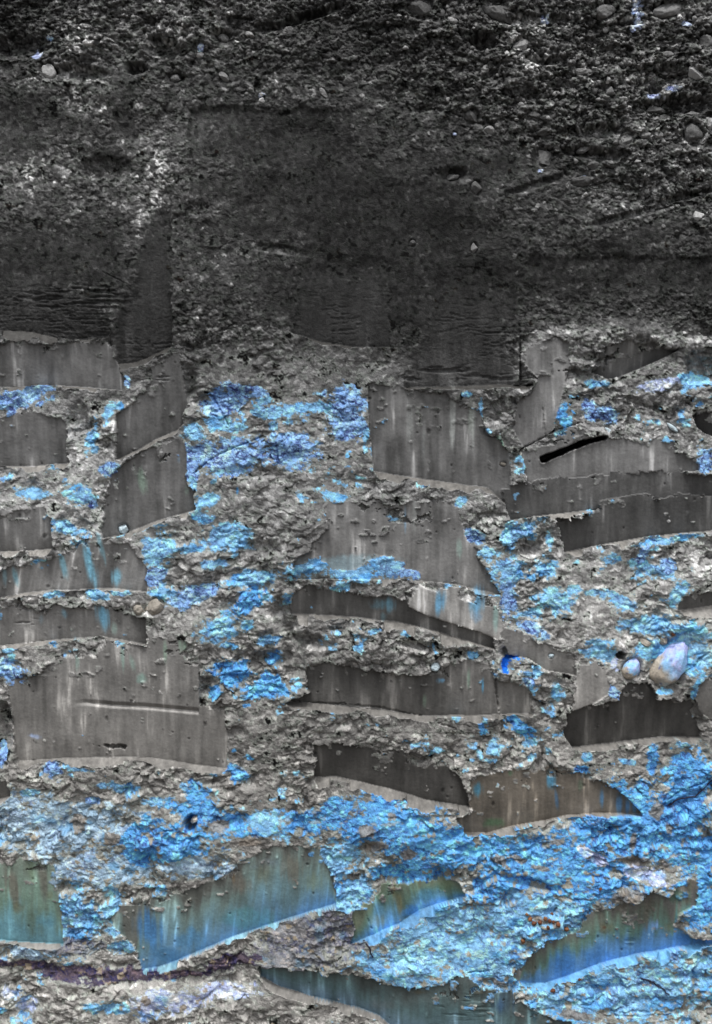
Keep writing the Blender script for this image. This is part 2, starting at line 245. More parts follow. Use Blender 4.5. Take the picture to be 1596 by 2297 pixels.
# mineral colours of the blue clay
KIND = {0: (123, 178, 223), 1: (126, 168, 224), 2: (88, 158, 226), 3: (176, 190, 230), 4: (22, 98, 200), 5: (148, 176, 198), 6: (116, 120, 126), 7: (76, 70, 84), 8: (118, 146, 130), 9: (138, 188, 228)}
VEIN = {0: .55, 1: 1.0, 2: .75, 3: .4, 4: .05, 5: .45, 6: .6, 7: .95, 8: 0, 9: .1}
BLUE = [ # kind, x, y, rx, ry, angle
 (1,45,890,56,22,-6),(1,26,925,10,22,0),(0,207,978,14,38,8),(0,244,925,12,28,25),(1,282,858,8,12,0),(0,268,912,10,12,0),(1,250,1055,24,15,15),(0,212,1008,9,10,0),(0,322,1033,9,7,0),
 (0,75,1108,48,14,0),(0,178,1112,34,20,15),(1,207,1130,9,12,0),(0,12,1073,18,8,0),(0,122,1050,14,8,-30),(1,500,905,48,26,-25),(1,535,876,44,15,10),(0,632,922,54,14,-12),(0,500,950,50,20,10),
 (0,436,970,24,18,0),(1,503,1022,88,34,-8),(1,655,1012,44,32,-4),(1,432,1040,18,34,0),(1,770,905,36,34,0),(1,775,955,36,30,0),(0,702,915,52,15,-8),(0,433,1086,8,24,-15),(0,457,1121,32,14,0),
 (0,740,1110,36,12,12),(0,532,1100,3,9,0),(0,612,955,10,24,0),(0,585,900,20,8,0),
 (0,352,1235,30,48,6),(1,346,1290,22,22,0),(0,362,1330,32,12,0),(0,300,1192,38,8,-15),(0,452,1160,27,14,20),(0,502,1208,52,30,10),(0,432,1230,26,10,0),(0,475,1268,26,10,0),(1,427,1340,44,20,-15),
 (0,572,1300,58,18,-5),(2,552,1352,46,26,-40),(0,492,1412,44,30,-20),(0,510,1450,22,10,0),(0,553,1403,14,12,0),(0,602,1440,24,10,-8),(2,522,1512,44,28,15),(2,612,1542,40,22,28),(2,482,1556,13,15,0),
 (2,572,1560,22,9,-10),(2,617,1480,20,18,-30),(2,552,1583,10,5,0),(0,120,1334,20,7,0),(0,220,1338,26,10,0),(0,270,1330,22,10,0),(1,20,1506,32,20,25),(0,14,1462,18,5,-10),(1,120,1727,22,14,45),
 (0,175,1726,24,5,8),(1,4,1695,7,22,0),(2,530,1738,30,16,35),(2,524,1686,5,6,0),(2,557,1703,9,6,0),(0,155,1190,44,12,20),(0,180,1228,24,8,30),(0,95,1262,20,6,0),
 (1,1061,1204,22,13,20),(0,1096,1240,26,14,0),(0,1146,1204,18,36,15),(0,1176,1194,30,20,0),(0,1141,1282,42,26,0),(1,1141,1340,18,42,0),(0,1221,1274,24,20,0),(0,1231,1209,9,22,-15),(0,1247,1345,36,28,0),
 (0,1176,1380,32,10,0),(1,1196,1415,34,12,30),(0,1372,1252,18,12,0),(1,1442,1244,11,26,30),(0,1462,1280,46,14,18),(1,1497,1275,16,18,0),(0,1522,1330,20,30,30),(0,1490,1214,64,7,-8),(0,1462,1405,62,18,-5),
 (9,1545,1425,50,32,0),(0,1472,1455,44,25,0),(9,1574,1475,30,42,0),(0,1347,1465,36,25,0),(0,1302,1460,22,7,0),(3,1380,1490,9,15,0),(1,1377,1553,16,8,40),(0,1492,1551,16,7,0),(0,1562,1540,7,20,10),
 (0,1440,1400,40,14,0),(0,1385,1345,40,12,20),(0,1330,1330,20,8,0),(0,1290,1320,16,8,0),
 (0,840,1417,20,7,0),(0,913,1419,16,7,-20),(0,1058,1470,12,10,0),(1,996,1528,14,7,-10),(0,1196,1512,26,10,10),(1,1184,1530,11,12,0),(0,1247,1553,14,16,0),(4,1148,1474,26,12,-8),(4,1134,1492,9,20,15),
 (2,1171,1636,42,14,28),(2,1081,1636,10,22,-8),(0,1106,1676,12,18,20),(0,980,1686,14,7,0),(0,1191,1671,14,7,0),(2,1467,1705,15,34,8),(0,1412,1711,22,7,15),(0,1532,1671,18,7,15),(0,1317,1700,10,8,0),
 (2,1302,1726,20,8,20),(2,1572,1730,28,22,0),(0,1231,1690,7,10,0),(0,700,1272,48,22,0),(0,800,1285,60,24,0),(0,865,1270,50,26,0),(1,915,1282,28,16,10),
 (0,1048,885,10,5,0),(0,1078,908,5,14,0),(0,1096,965,11,8,0),(8,1111,995,14,16,0),(0,945,1088,15,6,0),(0,1036,1123,18,10,-30),(0,810,1073,12,5,0),(0,820,985,6,20,0),(2,1261,935,22,24,-20),(1,1352,930,38,15,5),
 (1,1321,915,14,15,0),(0,1432,938,8,8,0),(3,1482,865,40,12,-10),(0,1342,862,24,8,0),(0,1557,855,28,22,0),(0,1271,975,16,10,0),(1,1582,1030,20,22,0),
 (0,65,1777,24,10,-10),(0,226,1762,18,8,0),(0,281,1767,34,14,10),(0,351,1797,26,12,0),(0,411,1767,9,9,0),(0,477,1737,11,8,0),(1,205,1800,16,7,0),
 (5,130,1860,190,58,3),(5,30,1840,70,60,0),(2,350,1895,120,56,0),(2,470,1835,120,22,18),(2,440,1790,30,30,0),(5,210,1950,140,44,0),(5,430,1945,90,28,0),(2,310,1925,40,34,0),(0,600,1850,60,24,20),(2,752,1822,46,36,0),
 (2,690,1850,60,26,10),(0,745,1935,64,52,0),(0,790,2010,50,40,0),(0,170,2060,64,60,0),(0,250,2035,24,60,0),(0,270,2130,30,20,0),(5,60,2140,70,16,0),
 (2,870,1850,140,56,6),(2,1000,1900,170,56,6),(0,1010,2130,210,110,-14),(2,1240,1950,210,80,8),(2,1450,1850,160,90,0),(2,1550,1780,60,100,0),(0,1190,2060,150,70,0),(0,1460,2210,210,90,-8),(2,1565,2030,50,54,0),
 (0,1000,2060,90,46,0),(0,1100,2190,120,50,0),(2,930,1960,90,28,0),(2,1100,1990,60,46,0),(9,1200,2070,40,36,0),(0,1270,2260,90,34,20),(2,1590,1930,60,60,0),(3,1330,1925,60,20,30),(3,1440,1960,60,22,10),(9,1330,2090,30,20,0),
 (6,680,2110,120,74,-10),(6,790,2090,70,50,0),(7,170,2186,90,20,4),(7,300,2190,90,16,-4),(7,520,2160,80,18,-10),(7,60,2168,80,10,4),(7,430,2185,50,9,0),(6,140,2125,90,24,0),(3,380,2245,76,24,0),(3,500,2228,70,20,0),(3,20,2232,34,14,0),(3,62,2258,22,18,0),(0,240,2262,46,14,0),
 (3,330,2258,34,30,0),(3,1432,14,14,24,4),(3,1436,46,9,20,0),(3,1421,62,4,12,0),(3,1222,36,10,9,0),(3,450,105,7,11,10),(3,80,122,10,13,10),(3,113,88,6,5,0),(3,1540,50,10,6,0),(3,1515,200,16,7,0),(3,1475,215,20,5,0),(3,587,222,9,8,0),
 (3,1310,400,8,8,0),(3,1214,382,6,4,0),(3,1020,300,5,4,0)]
FIELD = np.zeros_like(X); BCOL = np.zeros(X.shape + (3,), np.float32); VN = np.zeros_like(X)
jit = 1 + .42 * w1 + .55 * w3
def local(x, y, r):
    i0, i1 = np.searchsorted(xs, [x - r, x + r]); j0, j1 = np.searchsorted(ys, [y - r, y + r]); return slice(j0, j1), slice(i0, i1)
def ell_l(sl, x, y, rx, ry, a):
    a = math.radians(a); ca, sa = math.cos(a), math.sin(a); dx = X[sl] - x; dy = Y[sl] - y
    return np.sqrt(((dx * ca + dy * sa) / rx) ** 2 + ((-dx * sa + dy * ca) / ry) ** 2)
for (k, x, y, rx, ry, a) in BLUE:
    sl = local(x, y, max(rx, ry) * 2.2 + 6)
    f = 1.5 - ell_l(sl, x, y, rx, ry, a) * (.72 + .28 * jit[sl])
    m = f > FIELD[sl]
    FIELD[sl] = np.where(m, f, FIELD[sl]); BCOL[sl] = np.where(m[..., None], np.array(KIND[k], np.float32), BCOL[sl]); VN[sl] = np.where(m, VEIN[k], VN[sl])
holes = .42 * fbm((X + 5 * w3) / 24, (Y + 4 * w4) / 16, 61, 4, .7) + .26 * (c3 - .5) + .22 * (c2 - .5) + .22 * w3 + .12 * fine
lower = sst(1790, 1880, Y)
spk = .62 * sst(.30, .62, fbm(X / 30, Y / 22, 1401, 3)) * sst(.0, .45, fbm(X / 150, Y / 120, 1402, 2) + .15) * sst(860, 940, Y)
new = spk > FIELD; FIELD = np.where(new, spk, FIELD); BCOL = np.where((new & (spk > 0))[..., None], np.array(KIND[0], np.float32), BCOL); VN = np.where(new, .5, VN)
Fn = FIELD + .22 * (VN == 1.0) + holes * (1.5 - .2 * lower)
bw = sst(.36, .70, Fn)
fr = sst(.02, .42, Fn) * (1 - bw)
tint = fbm(X / 22, Y / 16, 62, 3)
bcol = BCOL * (1 + .10 * tint + .22 * (c3 - .5) + .20 * (c4 - .5))[..., None]
core = sst(.75, 1.25, Fn)[..., None] * .35
bcol = bcol * (1 - core) + core * np.minimum(bcol * 1.0 + np.array([30, 18, 8], np.float32), 240)
bcol = bcol + (sst(.25, .9, tint + (c4 - .5)) * 17)[..., None] * np.array([1.0, .66, .3], np.float32)
deep = sst(.25, .8, fbm(X / 40, Y / 30, 64, 3) + .5 * (c2 - .5)) * (VN < .7) * (FIELD > .3)
bcol = bcol * (1 - deep[..., None] * np.array([.26, .12, .03], np.float32))
rid = 1 - np.abs(fbm((X + 6 * w3) / 27, (Y + 6 * w4) / 17, 63, 3)) * 9.0
rid2 = 1 - np.abs(fbm((X - 4 * w4) / 13, (Y + 4 * w3) / 10, 66, 2)) * 7.0
vein = np.clip(np.maximum(rid, .9 * rid2 - .1), 0, 1) * VN * sst(-.45, .35, fbm(X / 50, Y / 40, 65, 2) + VN - .4)
bcol = bcol * (1 - .92 * vein[..., None]) + np.array([36, 38, 84], np.float32) * (.92 * vein)[..., None]
# rusty and tan flecks in the lower blue clay
fl = sst(.54, .70, fbm(X / 17, Y / 13, 67, 3) + .25 * (c3 - .5)) * lower
bcol = bcol * (1 - .85 * fl[..., None]) + np.array([146, 134, 114], np.float32) * (.85 * fl)[..., None]
gcol = gcol * (1 - .45 * fr[..., None]) + np.array([158, 170, 158], np.float32) * (.45 * fr * (GRAY / 145))[..., None]
rcol = gcol * (1 - bw[..., None]) + bcol * bw[..., None]
# small rust patches
for (x, y, rx, ry, a) in [(1215,2066,24,8,5),(1245,2070,10,9,0),(1250,1962,4,4,0),(1420,1930,44,12,5),(1400,2010,40,18,-10),(1250,1890,22,8,0),(1160,1930,20,8,20),(1210,1950,24,7,10),(1475,1820,18,26,0),(840,1900,30,12,-20),(915,1915,22,14,0),(880,1830,12,10,0),
        (820,1860,20,14,0),(1120,1930,22,12,0),(1500,1860,12,14,0),(1420,1885,8,24,10),(1490,1940,9,20,-35),(175,1850,22,22,0),(250,1885,22,18,0),(490,1855,24,12,0),(1100,2205,60,8,15),(1290,2280,50,12,8),(560,1890,34,12,0),(330,2248,10,9,0)]:
    sl = local(x, y, max(rx, ry) * 2 + 6)
    w = sst(.55, .75, 1.5 - ell_l(sl, x, y, rx, ry, a) * (.6 + .4 * jit[sl]) + holes[sl])[..., None]
    rcol[sl] = rcol[sl] * (1 - .85 * w) + np.array([124, 116, 108], np.float32) * (.85 * w) * (1 + .3 * (c4[sl] - .5))[..., None]

# ------------------------------------------------------------------ cut faces
# (label, side/top outline from bottom-left up over the top to bottom-right, bottom line left to right, depth at bottom, level at top, grey, ledge width, options)
CUTS = []
def cut(label, upper, bottom, depth, top, col, ledge=0, **o):
    CUTS.append((label, upper, bottom, depth, top, col, ledge, o))
SM = dict(smear=1)
cut("dark smeared face of topsoil with fine horizontal tears at the left edge", T('ML', [(-60,140),(0,120),(130,120),(250,150),(400,190),(480,250),(500,400)]), T('ML', [(-60,405),(0,410),(130,418),(320,455),(470,445)]), -9, 3, 54, 22, smear=1.3, rt=1)
cut("tall narrow dark smear ending in a sharp right edge", T('ML', [(500,530),(485,440),(490,330),(540,200),(600,80),(620,0),(650,-100),(700,-120),(735,-60),(742,60),(762,200),(768,330)]), T('ML', [(500,560),(600,552),(700,510),(768,478)]), -14, -3, 53, 14, smear=.8, sharp=1)
cut("wide black smeared cut in the middle of the topsoil above the crumbled clay", T('D', [(650,720),(640,650),(680,600),(780,590),(870,600)]), T('D', [(650,745),(720,766),(800,778),(876,777)]), -8, 1, 55, 8, smear=.6)
cut("large dark smooth cut whose paler streaked foot ends in a thin ledge", T('MR', [(220,560),(170,480),(160,200),(400,160),(600,200),(740,300),(748,480),(735,560),(800,640)]), T('MR', [(220,665),(400,662),(600,655),(800,655)]), -15, -2, 68, 8, smear=.7, grad=[(0, (52,52,52)), (.55, (58,58,58)), (1, (78,78,78))], sharp=1)
cut("grey streaked face under the dark topsoil at the left edge", T('ML', [(-60,560),(-60,490),(0,485),(110,470),(190,478),(330,468),(470,455),(500,500),(520,560),(545,610)]), T('ML', [(-60,668),(0,665),(200,655),(400,665),(545,682)]), -20, 0, 108, 9)
cut("plain grey face with a rounded right end above the blue pocket at the left edge", T('ML', [(-60,830),(0,800),(40,795),(90,768),(180,780),(230,800),(292,822),(300,900),(282,950)]), T('ML', [(-60,1022),(0,1022),(150,1018),(310,1005)]), -20, 2, 112, 11)
cut("tall leaning grey face with a small notch at its top and a deep dark foot", T('ML', [(518,900),(520,795),(580,745),(650,680),(682,640),(672,580),(742,560),(735,535),(800,524),(820,640),(832,740),(815,790)]), T('ML', [(512,990),(610,945),(690,897),(780,858),(815,830)]), -26, -2, 98, 9, sharp=1)
cut("leaning grey face with a pale green streak beside the blue pocket", T('D', [(232,1150),(240,1095),(262,1052),(290,1032),(320,1015),(380,994),(412,988),(421,1040),(416,1075),(430,1105)]), T('D', [(226,1208),(262,1202),(300,1187),(350,1168),(438,1143)]), -24, 0, 112, 14)
cut("small streaked grey face at the left edge above a white ledge", T('D', [(-30,1200),(-30,1165),(0,1160),(30,1146),(60,1140),(108,1142),(116,1180)]), T('D', [(-30,1237),(0,1237),(60,1236),(118,1231)]), -20, 0, 112, 12)
cut("pale face painted with slanting blue and green streaks", T('LL', [(-60,320),(0,265),(60,252),(130,252),(200,240),(240,210),(330,190),(380,130),(420,100),(445,120),(480,142),(580,150),(600,200),(640,230),(650,290)]), T('LL', [(-60,400),(0,392),(100,372),(210,362),(330,360),(500,352),(652,370)]), -18, 0, 128, 6, streak=-.22, sk=1.3)
cut("long low grey face with one blue stain in its middle", T('LL', [(-60,500),(0,435),(60,432),(130,452),(200,465),(240,430),(340,430),(400,440),(440,425),(500,455),(600,480),(646,482)]), T('LL', [(-60,612),(0,610),(150,592),(300,580),(450,570),(560,590),(652,605)]), -18, 0, 118, 8)
cut("broad smooth grey block face split by a curved pale lip", T('LL', [(62,1080),(50,900),(30,765),(130,745),(200,720),(290,640),(330,590),(450,578),(545,602),(650,612),(665,570),(735,575),(872,602),(885,700),(886,880),(1000,900),(1012,1060)]), T('LL', [(75,1128),(300,1115),(580,1110),(700,1116),(860,1145),(1012,1165)]), -16, 2, 114, 11, sharp=1, low=1, slit=(T('LL', [(300,870),(380,864),(500,876),(640,882),(884,905)]), 9, 6, 7))
cut("small dark face low at the left edge beside the pale crumbs", T('D', [(-30,1775),(-30,1760),(0,1758),(18,1756)]), T('D', [(-30,1793),(0,1792),(24,1787)]), -14, 0, 102, 6)
cut("wide grey face with white vertical streaks right of the blue pocket", T('MR', [(80,980),(60,760),(62,645),(150,655),(270,690),(400,695),(450,740),(560,780),(590,870),(640,900),(690,950),(700,1060),(690,1150)]), T('MR', [(85,1042),(180,1058),(300,1075),(450,1096),(600,1115),(690,1200)]), -24, -2, 104, 14, sharp=1, sk=1.25)
cut("upright pale grey strip between two crumbled seams", T('MR', [(760,930),(715,860),(725,740),(795,680),(822,620),(760,560),(770,480),(880,460),(952,470),(962,560),(925,700),(912,760),(890,850)]), T('MR', [(742,948),(800,920),(880,870)]), -13, 0, 122, 0, sharp=1)
cut("pale grey face carrying the long black slot", T('MR', [(770,1020),(740,948),(850,900),(960,850),(1010,850),(1060,895),(1150,890),(1240,905),(1420,912),(1440,960),(1545,1000)]), T('MR', [(770,1100),(900,1085),(1150,1060),(1350,1055),(1545,1040)]), -12, 0, 118, 0)
cut("dark grey band under the slotted face", T('D', [(1142,1150),(1120,1085),(1196,1088),(1245,1072),(1372,1063),(1497,1060),(1640,1070)]), T('D', [(1147,1168),(1225,1156),(1342,1143),(1450,1120),(1640,1110)]), -21, -8, 86, 8)
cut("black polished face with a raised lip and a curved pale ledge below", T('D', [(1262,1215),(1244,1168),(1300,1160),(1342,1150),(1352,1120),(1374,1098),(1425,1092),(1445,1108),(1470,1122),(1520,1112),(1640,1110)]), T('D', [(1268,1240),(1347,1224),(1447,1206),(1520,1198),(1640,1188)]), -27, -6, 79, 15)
cut("small dark triangular face with streaks under the pale crust", T('MR', [(1070,590),(1130,560),(1110,480),(1200,460),(1300,470),(1450,500)]), T('MR', [(1068,602),(1130,627),(1190,617),(1300,572),(1450,505)]), -30, -4, 95, 0)
cut("dark flat face cut off by the right edge beside the crumbs", T('MR', [(1530,840),(1515,805),(1560,785),(1640,765)]), T('MR', [(1530,845),(1560,870),(1640,900)]), -26, -8, 58, 0)
cut("broad grey face with a blue fringe along its foot", T('D', [(655,1262),(700,1230),(730,1180),(735,1130),(800,1122),(870,1130),(905,1135),(1000,1120),(1038,1160),(1045,1200),(1076,1255),(1096,1294)]), T('D', [(655,1300),(720,1300),(860,1300),(945,1304),(1021,1312),(1124,1335)]), -13, 0, 116, 9, low=1, keep=[(700,1284,52,26),(760,1292,70,18),(850,1280,56,34),(915,1292,34,18)])
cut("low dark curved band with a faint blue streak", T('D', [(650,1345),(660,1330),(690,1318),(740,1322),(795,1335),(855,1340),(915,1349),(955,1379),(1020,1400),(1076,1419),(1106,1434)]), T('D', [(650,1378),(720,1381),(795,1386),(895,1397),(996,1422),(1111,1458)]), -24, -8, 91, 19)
cut("pale curved face with broad blue stains above the dark band", T('LR', [(240,420),(290,340),(450,350),(600,375),(658,388),(664,500),(650,560)]), T('LR', [(240,435),(320,472),(450,514),(560,548),(640,582)]), -6, 6, 152, 0, sk=1.2)
cut("pale grey wedge narrowing to the right under the blue seam", T('LR', [(680,620),(655,560),(650,520),(750,545),(830,600),(970,640),(990,700)]), T('LR', [(690,650),(780,668),(860,722),(990,742)]), -12, 0, 126, 0)
cut("wide charcoal face with a blue drip near its right end", T('D', [(690,1560),(690,1495),(742,1490),(795,1497),(870,1515),(920,1517),(955,1512),(1011,1490),(1056,1485),(1101,1490),(1116,1525),(1180,1540),(1192,1570),(1198,1595)]), T('D', [(640,1576),(720,1583),(795,1591),(870,1598),(945,1610),(1076,1608),(1198,1603)]), -25, -4, 93, 9, hg=[(690, 80), (960, 90), (1080, 108), (1200, 118)])
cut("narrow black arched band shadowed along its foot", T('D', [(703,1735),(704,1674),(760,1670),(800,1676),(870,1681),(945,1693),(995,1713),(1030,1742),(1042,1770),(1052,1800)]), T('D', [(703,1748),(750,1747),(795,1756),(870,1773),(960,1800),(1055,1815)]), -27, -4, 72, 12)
cut("dark brown face with green and blue stains tapering to the right", T('BR', [(480,330),(455,292),(522,270),(520,200),(530,140),(590,112),(660,90),(780,72),(940,76),(1050,128),(1150,165),(1225,200),(1285,275)]), T('BR', [(492,372),(600,376),(700,346),(870,316),(950,296),(1100,286),(1290,288)]), -24, -3, 98, 9, tint=(6, 0, -8))
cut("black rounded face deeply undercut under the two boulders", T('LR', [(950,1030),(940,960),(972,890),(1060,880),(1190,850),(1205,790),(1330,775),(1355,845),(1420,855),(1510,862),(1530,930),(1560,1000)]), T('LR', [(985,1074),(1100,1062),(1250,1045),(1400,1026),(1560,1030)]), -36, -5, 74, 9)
cut("pale slab left of the pebbles above the undercut face", T('LR', [(975,890),(990,780),(1008,655),(1070,650),(1128,720),(1140,800)]), T('LR', [(968,905),(1010,892),(1060,875),(1130,830)]), -4, 2, 140, 0)
cut("dark sliver face at the right edge above a wide pale ledge", T('LR', [(1450,420),(1500,385),(1640,350)]), T('LR', [(1450,452),(1520,444),(1640,425)]), -18, -4, 100, 19)
cut("small grey face at the right edge beside the undercut", T('LR', [(1535,850),(1540,780),(1640,750)]), T('LR', [(1545,905),(1600,945),(1640,950)]), -10, 0, 98, 0)
BROWN, GREEN, TEAL, BLU = (98,88,78), (86,112,94), (74,118,124), (58,112,158)
cut("green face with brown drips at the left edge of the blue clay", T('BL', [(-60,600),(0,500),(50,508),(90,476),(160,488),(240,510),(250,600),(270,740)]), T('BL', [(-60,850),(0,850),(60,856),(150,862),(278,868)]), -16, 2, 100, 5, grad=[(0, (98,104,88)), (.5, (88,112,92)), (.8, TEAL), (1, TEAL)], sharp=1)
cut("large green and blue slanting face above a cyan ledge", T('BL', [(600,880),(560,830),(500,780),(495,740),(540,690),(640,662),(720,642),(820,642),(900,602),(1040,560),(1080,490),(1180,432),(1300,420),(1420,442),(1480,560),(1498,660)]), T('BL', [(632,985),(700,978),(800,942),(1040,838),(1250,770),(1500,690)]), -20, 2, 100, 11, grad=[(0, (100,104,98)), (.3, (90,108,98)), (.62, (78,108,112)), (1, (62,104,138))], streak=-.12, ledge_col=(128, 168, 184))
cut("green and rust streaked face right of the large slanting one", T('BR', [(0,800),(-20,720),(80,670),(90,600),(160,535),(200,575),(260,582),(400,576),(450,592),(492,640)]), T('BR', [(-20,870),(30,850),(110,815),(200,780),(300,712),(490,656)]), -16, 2, 100, 22, grad=[(0, (96,102,76)), (.4, (80,106,86)), (.7, (68,112,128)), (1, (64,124,176))], streak=.2, ledge_col=(92, 142, 184))
cut("wide face blue below and brown above at the lower right", T('BR', [(740,1040),(705,1005),(760,960),(800,905),(880,850),(1000,800),(1028,722),(1150,700),(1250,670),(1320,612),(1400,642),(1440,602),(1500,560),(1530,560),(1530,680),(1450,720),(1430,780),(1520,830),(1640,850)]), T('BR', [(740,1048),(860,1050),(1000,1000),(1100,962),(1270,916),(1420,890),(1640,862)]), -20, 2, 100, 17, grad=[(0, (98,94,84)), (.15, (92,102,84)), (.42, (80,114,98)), (.68, (66,112,146)), (1, (62,116,170))], ledge_col=(104, 162, 204))
cut("dark teal face along the lower edge with fine ripples", T('D', [(582,2190),(584,2172),(625,2175),(700,2182),(795,2193),(860,2209),(935,2222),(996,2208),(1036,2190),(1076,2208),(1136,2214),(1166,2245),(1206,2274),(1300,2300),(1340,2330)]), T('D', [(582,2196),(625,2220),(720,2248),(800,2268),(850,2288),(900,2330),(1340,2440)]), -24, -2, 66, 8, grad=[(0, (72,80,74)), (.5, (64,86,84)), (1, (64,84,94))])

def inside(px, py, poly):
    r = np.zeros(px.shape, bool); n = len(poly); j = n - 1
    for i in range(n):
        xi, yi = poly[i]; xj, yj = poly[j]
        if yi != yj:
            r ^= ((yi > py) != (yj > py)) & (px < (xj - xi) * (py - yi) / (yj - yi) + xi)
        j = i
    return r
H = BASE + DET
ID = np.zeros(X.shape, np.int16)          # 0 rough, 1..n cut face, 101..: ledge of cut n
COL = rcol.copy()
VV = np.zeros_like(X); NOSH = np.zeros_like(X)
swx = 2.0 * w3 + 1.6 * fbm(X / 5, Y / 5, 14, 2); swy = 3.4 * w4 + 2.4 * fbm(X / 6, Y / 5, 15, 2)
BH = None                            # cut faces follow the large swell of the bank
undul = big * 13 * .8
for k, (label, up, bot, dep, top, col, lw, o) in enumerate(CUTS):
    poly = up + bot[::-1]
    x0 = min(p[0] for p in poly) - 12; x1 = max(p[0] for p in poly) + 12; y0 = min(p[1] for p in poly) - 12; y1 = max(p[1] for p in poly) + lw * 2 + 16
    i0, i1 = np.searchsorted(xs, [x0, x1]); j0, j1 = np.searchsorted(ys, [y0, y1]); sl = (slice(j0, j1), slice(i0, i1))
    x = X[sl]; y = Y[sl]
    bx = [p[0] for p in bot]; by = [p[1] for p in bot]
    yb = np.interp(x, bx, by) + .8 * fbm(x / 30, x * 0 + k, 88, 2)
    # ragged top and sides, clean foot
    near = sst(3, 22, yb - y)
    lo1 = fbm(x / 26, y / 22, 900 + k, 2); lo2 = fbm(x / 30, y / 24, 940 + k, 2)
    jx = (swx[sl] * (.5 if o.get('sharp') else 1.2) + lo1 * (1.5 if o.get('sharp') else 6)) * near; jy = (swy[sl] * 1.2 + 6 * lo2) * near
    m = inside(x + jx, y + jy, poly) | (inside(x + jx, y - 3, poly) & (y <= yb))
    m &= y <= yb + 1
    hm = np.mean([np.interp(p[0], bx, by) - p[1] for p in up if p[0] >= bx[0] - 1])
    hm = max(hm, 12) * (1.35 if not o.get('low') else 1.3)
    slope = (top - dep) / hm
    d = yb - y
    s = o.get('streak', 0)
    xs_ = x + s * d
    big_l = undul[sl].mean() * .5 + undul[sl] * .5
    pl = big_l + dep * 1.25 + slope * 1.1 * d - 1.5 * np.exp(-d / 4)
    smear = o.get('smear', 0)
    st1 = fbm(xs_ / 11, y / 95 + k, 500 + k, 3, .6); st2 = fbm(xs_ / 34, y / 130, 540 + k, 3)
    pl = pl + .35 * st1 + 2.0 * st2 + .8 * fbm(x / 70, y / 50, 560 + k, 3) + .22 * fine[sl]
    if smear:
        tr = fbm(x / 22 + w1[sl], y / 3.4 + w2[sl], 93 + k, 3); tm = sst(-.3, .5, fbm(x / 70, y / 60, 94 + k, 2))
        pl = pl - smear * (2.6 * sst(.12, .5, tr) * tm) + smear * .5 * P4[sl] + smear * .35 * P3[sl]
    pits = np.zeros_like(x); rp = random.Random(k)
    for _ in range(int((x1 - x0) * (y1 - y0) / 7000)):
        qx, qy, qr = rp.uniform(x0, x1), rp.uniform(y0, y1), rp.choice([1.6, 1.8, 2.2, 3.2]); a0, a1 = np.searchsorted(xs[i0:i1], [qx - 9, qx + 9]); b0, b1 = np.searchsorted(ys[j0:j1], [qy - 9, qy + 9])
        lx = x[b0:b1, a0:a1]; ly = y[b0:b1, a0:a1]; dq = np.hypot((lx - qx) / rp.uniform(.8, 1.6), (ly - qy) / rp.uniform(.8, 2.2)) * (1 + .4 * w3[sl][b0:b1, a0:a1])
        pits[b0:b1, a0:a1] = np.maximum(pits[b0:b1, a0:a1], sst(qr * 1.4, qr * .5, dq)) if rp.random() < .7 else np.minimum(pits[b0:b1, a0:a1], -.8 * sst(qr * 1.6, 0, dq))
    pl = pl - 2.2 * pits
    if 'slit' in o:
        sp, sdep, sw, lipw = o['slit']
        ysl = np.interp(x, [p[0] for p in sp], [p[1] for p in sp]); ins = (x > sp[0][0]) & (x < sp[-1][0])
        ends = sst(0, 90, x - sp[0][0]) * ins
        dd = ysl - y
        pl = pl - ends * sdep * np.where(dd >= 0, np.clip(1 - dd / 9, 0, 1) ** 1.1, np.clip(1 + dd / lipw, 0, 1))
    rg = H[sl]
    if smear:
        upx = np.array([p[0] for p in up]); upy = np.array([p[1] for p in up]); od = np.argsort(upx, kind='stable')
        yt = np.interp(x, upx[od], upy[od]); fade = sst(0, 110, y - yt)
        pl = H[sl] * (1 - fade) + pl * fade
    lipm = (ends * sst(-8, -2, dd) * sst(1, -1, dd))[..., None] if 'slit' in o else 0  # up-facing lip below the slit: light on it painted in as paler colour
    # a crumbled lip stands in front of the face at its upper rim
    use = m & ((pl < rg + 5) | (d < hm * .8) | bool(smear))
    kp = sst(.74, .82, fbm(x / 20, y / 15, 1300 + k, 3) - .14 + .42 * sst(hm * .42, hm * .75, d)) * (0 if smear else .8) * sst(2, 8, d)
    for (ex, ey, erx, ery) in o.get('keep', []):
        kp = np.maximum(kp, sst(1.1, .75, ell_l(sl, ex, ey, erx, ery, 0) * (1 + .3 * w3[sl] + .25 * w1[sl])))
    hcur = np.where(use, np.where(kp > .02, pl + kp * np.maximum(3.0 + .65 * DET[sl], 1.0), pl), rg); kpm = (kp > .45)
    fade = None
    c0 = np.array([col, col, col], np.float32)
    cc = np.ones(x.shape + (3,), np.float32) * c0
    if 'hg' in o: cc = np.interp(x, [p[0] for p in o['hg']], [p[1] for p in o['hg']])[..., None] * np.ones(3, np.float32)
    if 'grad' in o:
        upx = np.array([p[0] for p in up]); upy = np.array([p[1] for p in up]); od = np.argsort(upx)
        yt = np.interp(x, upx[od], upy[od]); v = np.clip((y - yt) / np.maximum(yb - yt, 8) + .16 * st1 + .22 * st2, 0, 1)
        g = [(q[0], tuple((c * .72 + .28 * sum(q[1]) / 3) * w_ for c, w_ in zip(q[1], (1.2, 1.24, 1.3) if max(q[1]) - min(q[1]) > 6 else (1, 1, 1)))) for q in o['grad']]; cc = np.stack([np.interp(v, [q[0] for q in g], [q[1][c] for q in g]) for c in range(3)], -1).astype(np.float32)
    if 'tint' in o: cc = cc + np.array(o['tint'], np.float32)
    elif 'grad' not in o: cc = cc * (1 + warm[sl] * np.array([.02, 0, -.03], np.float32))
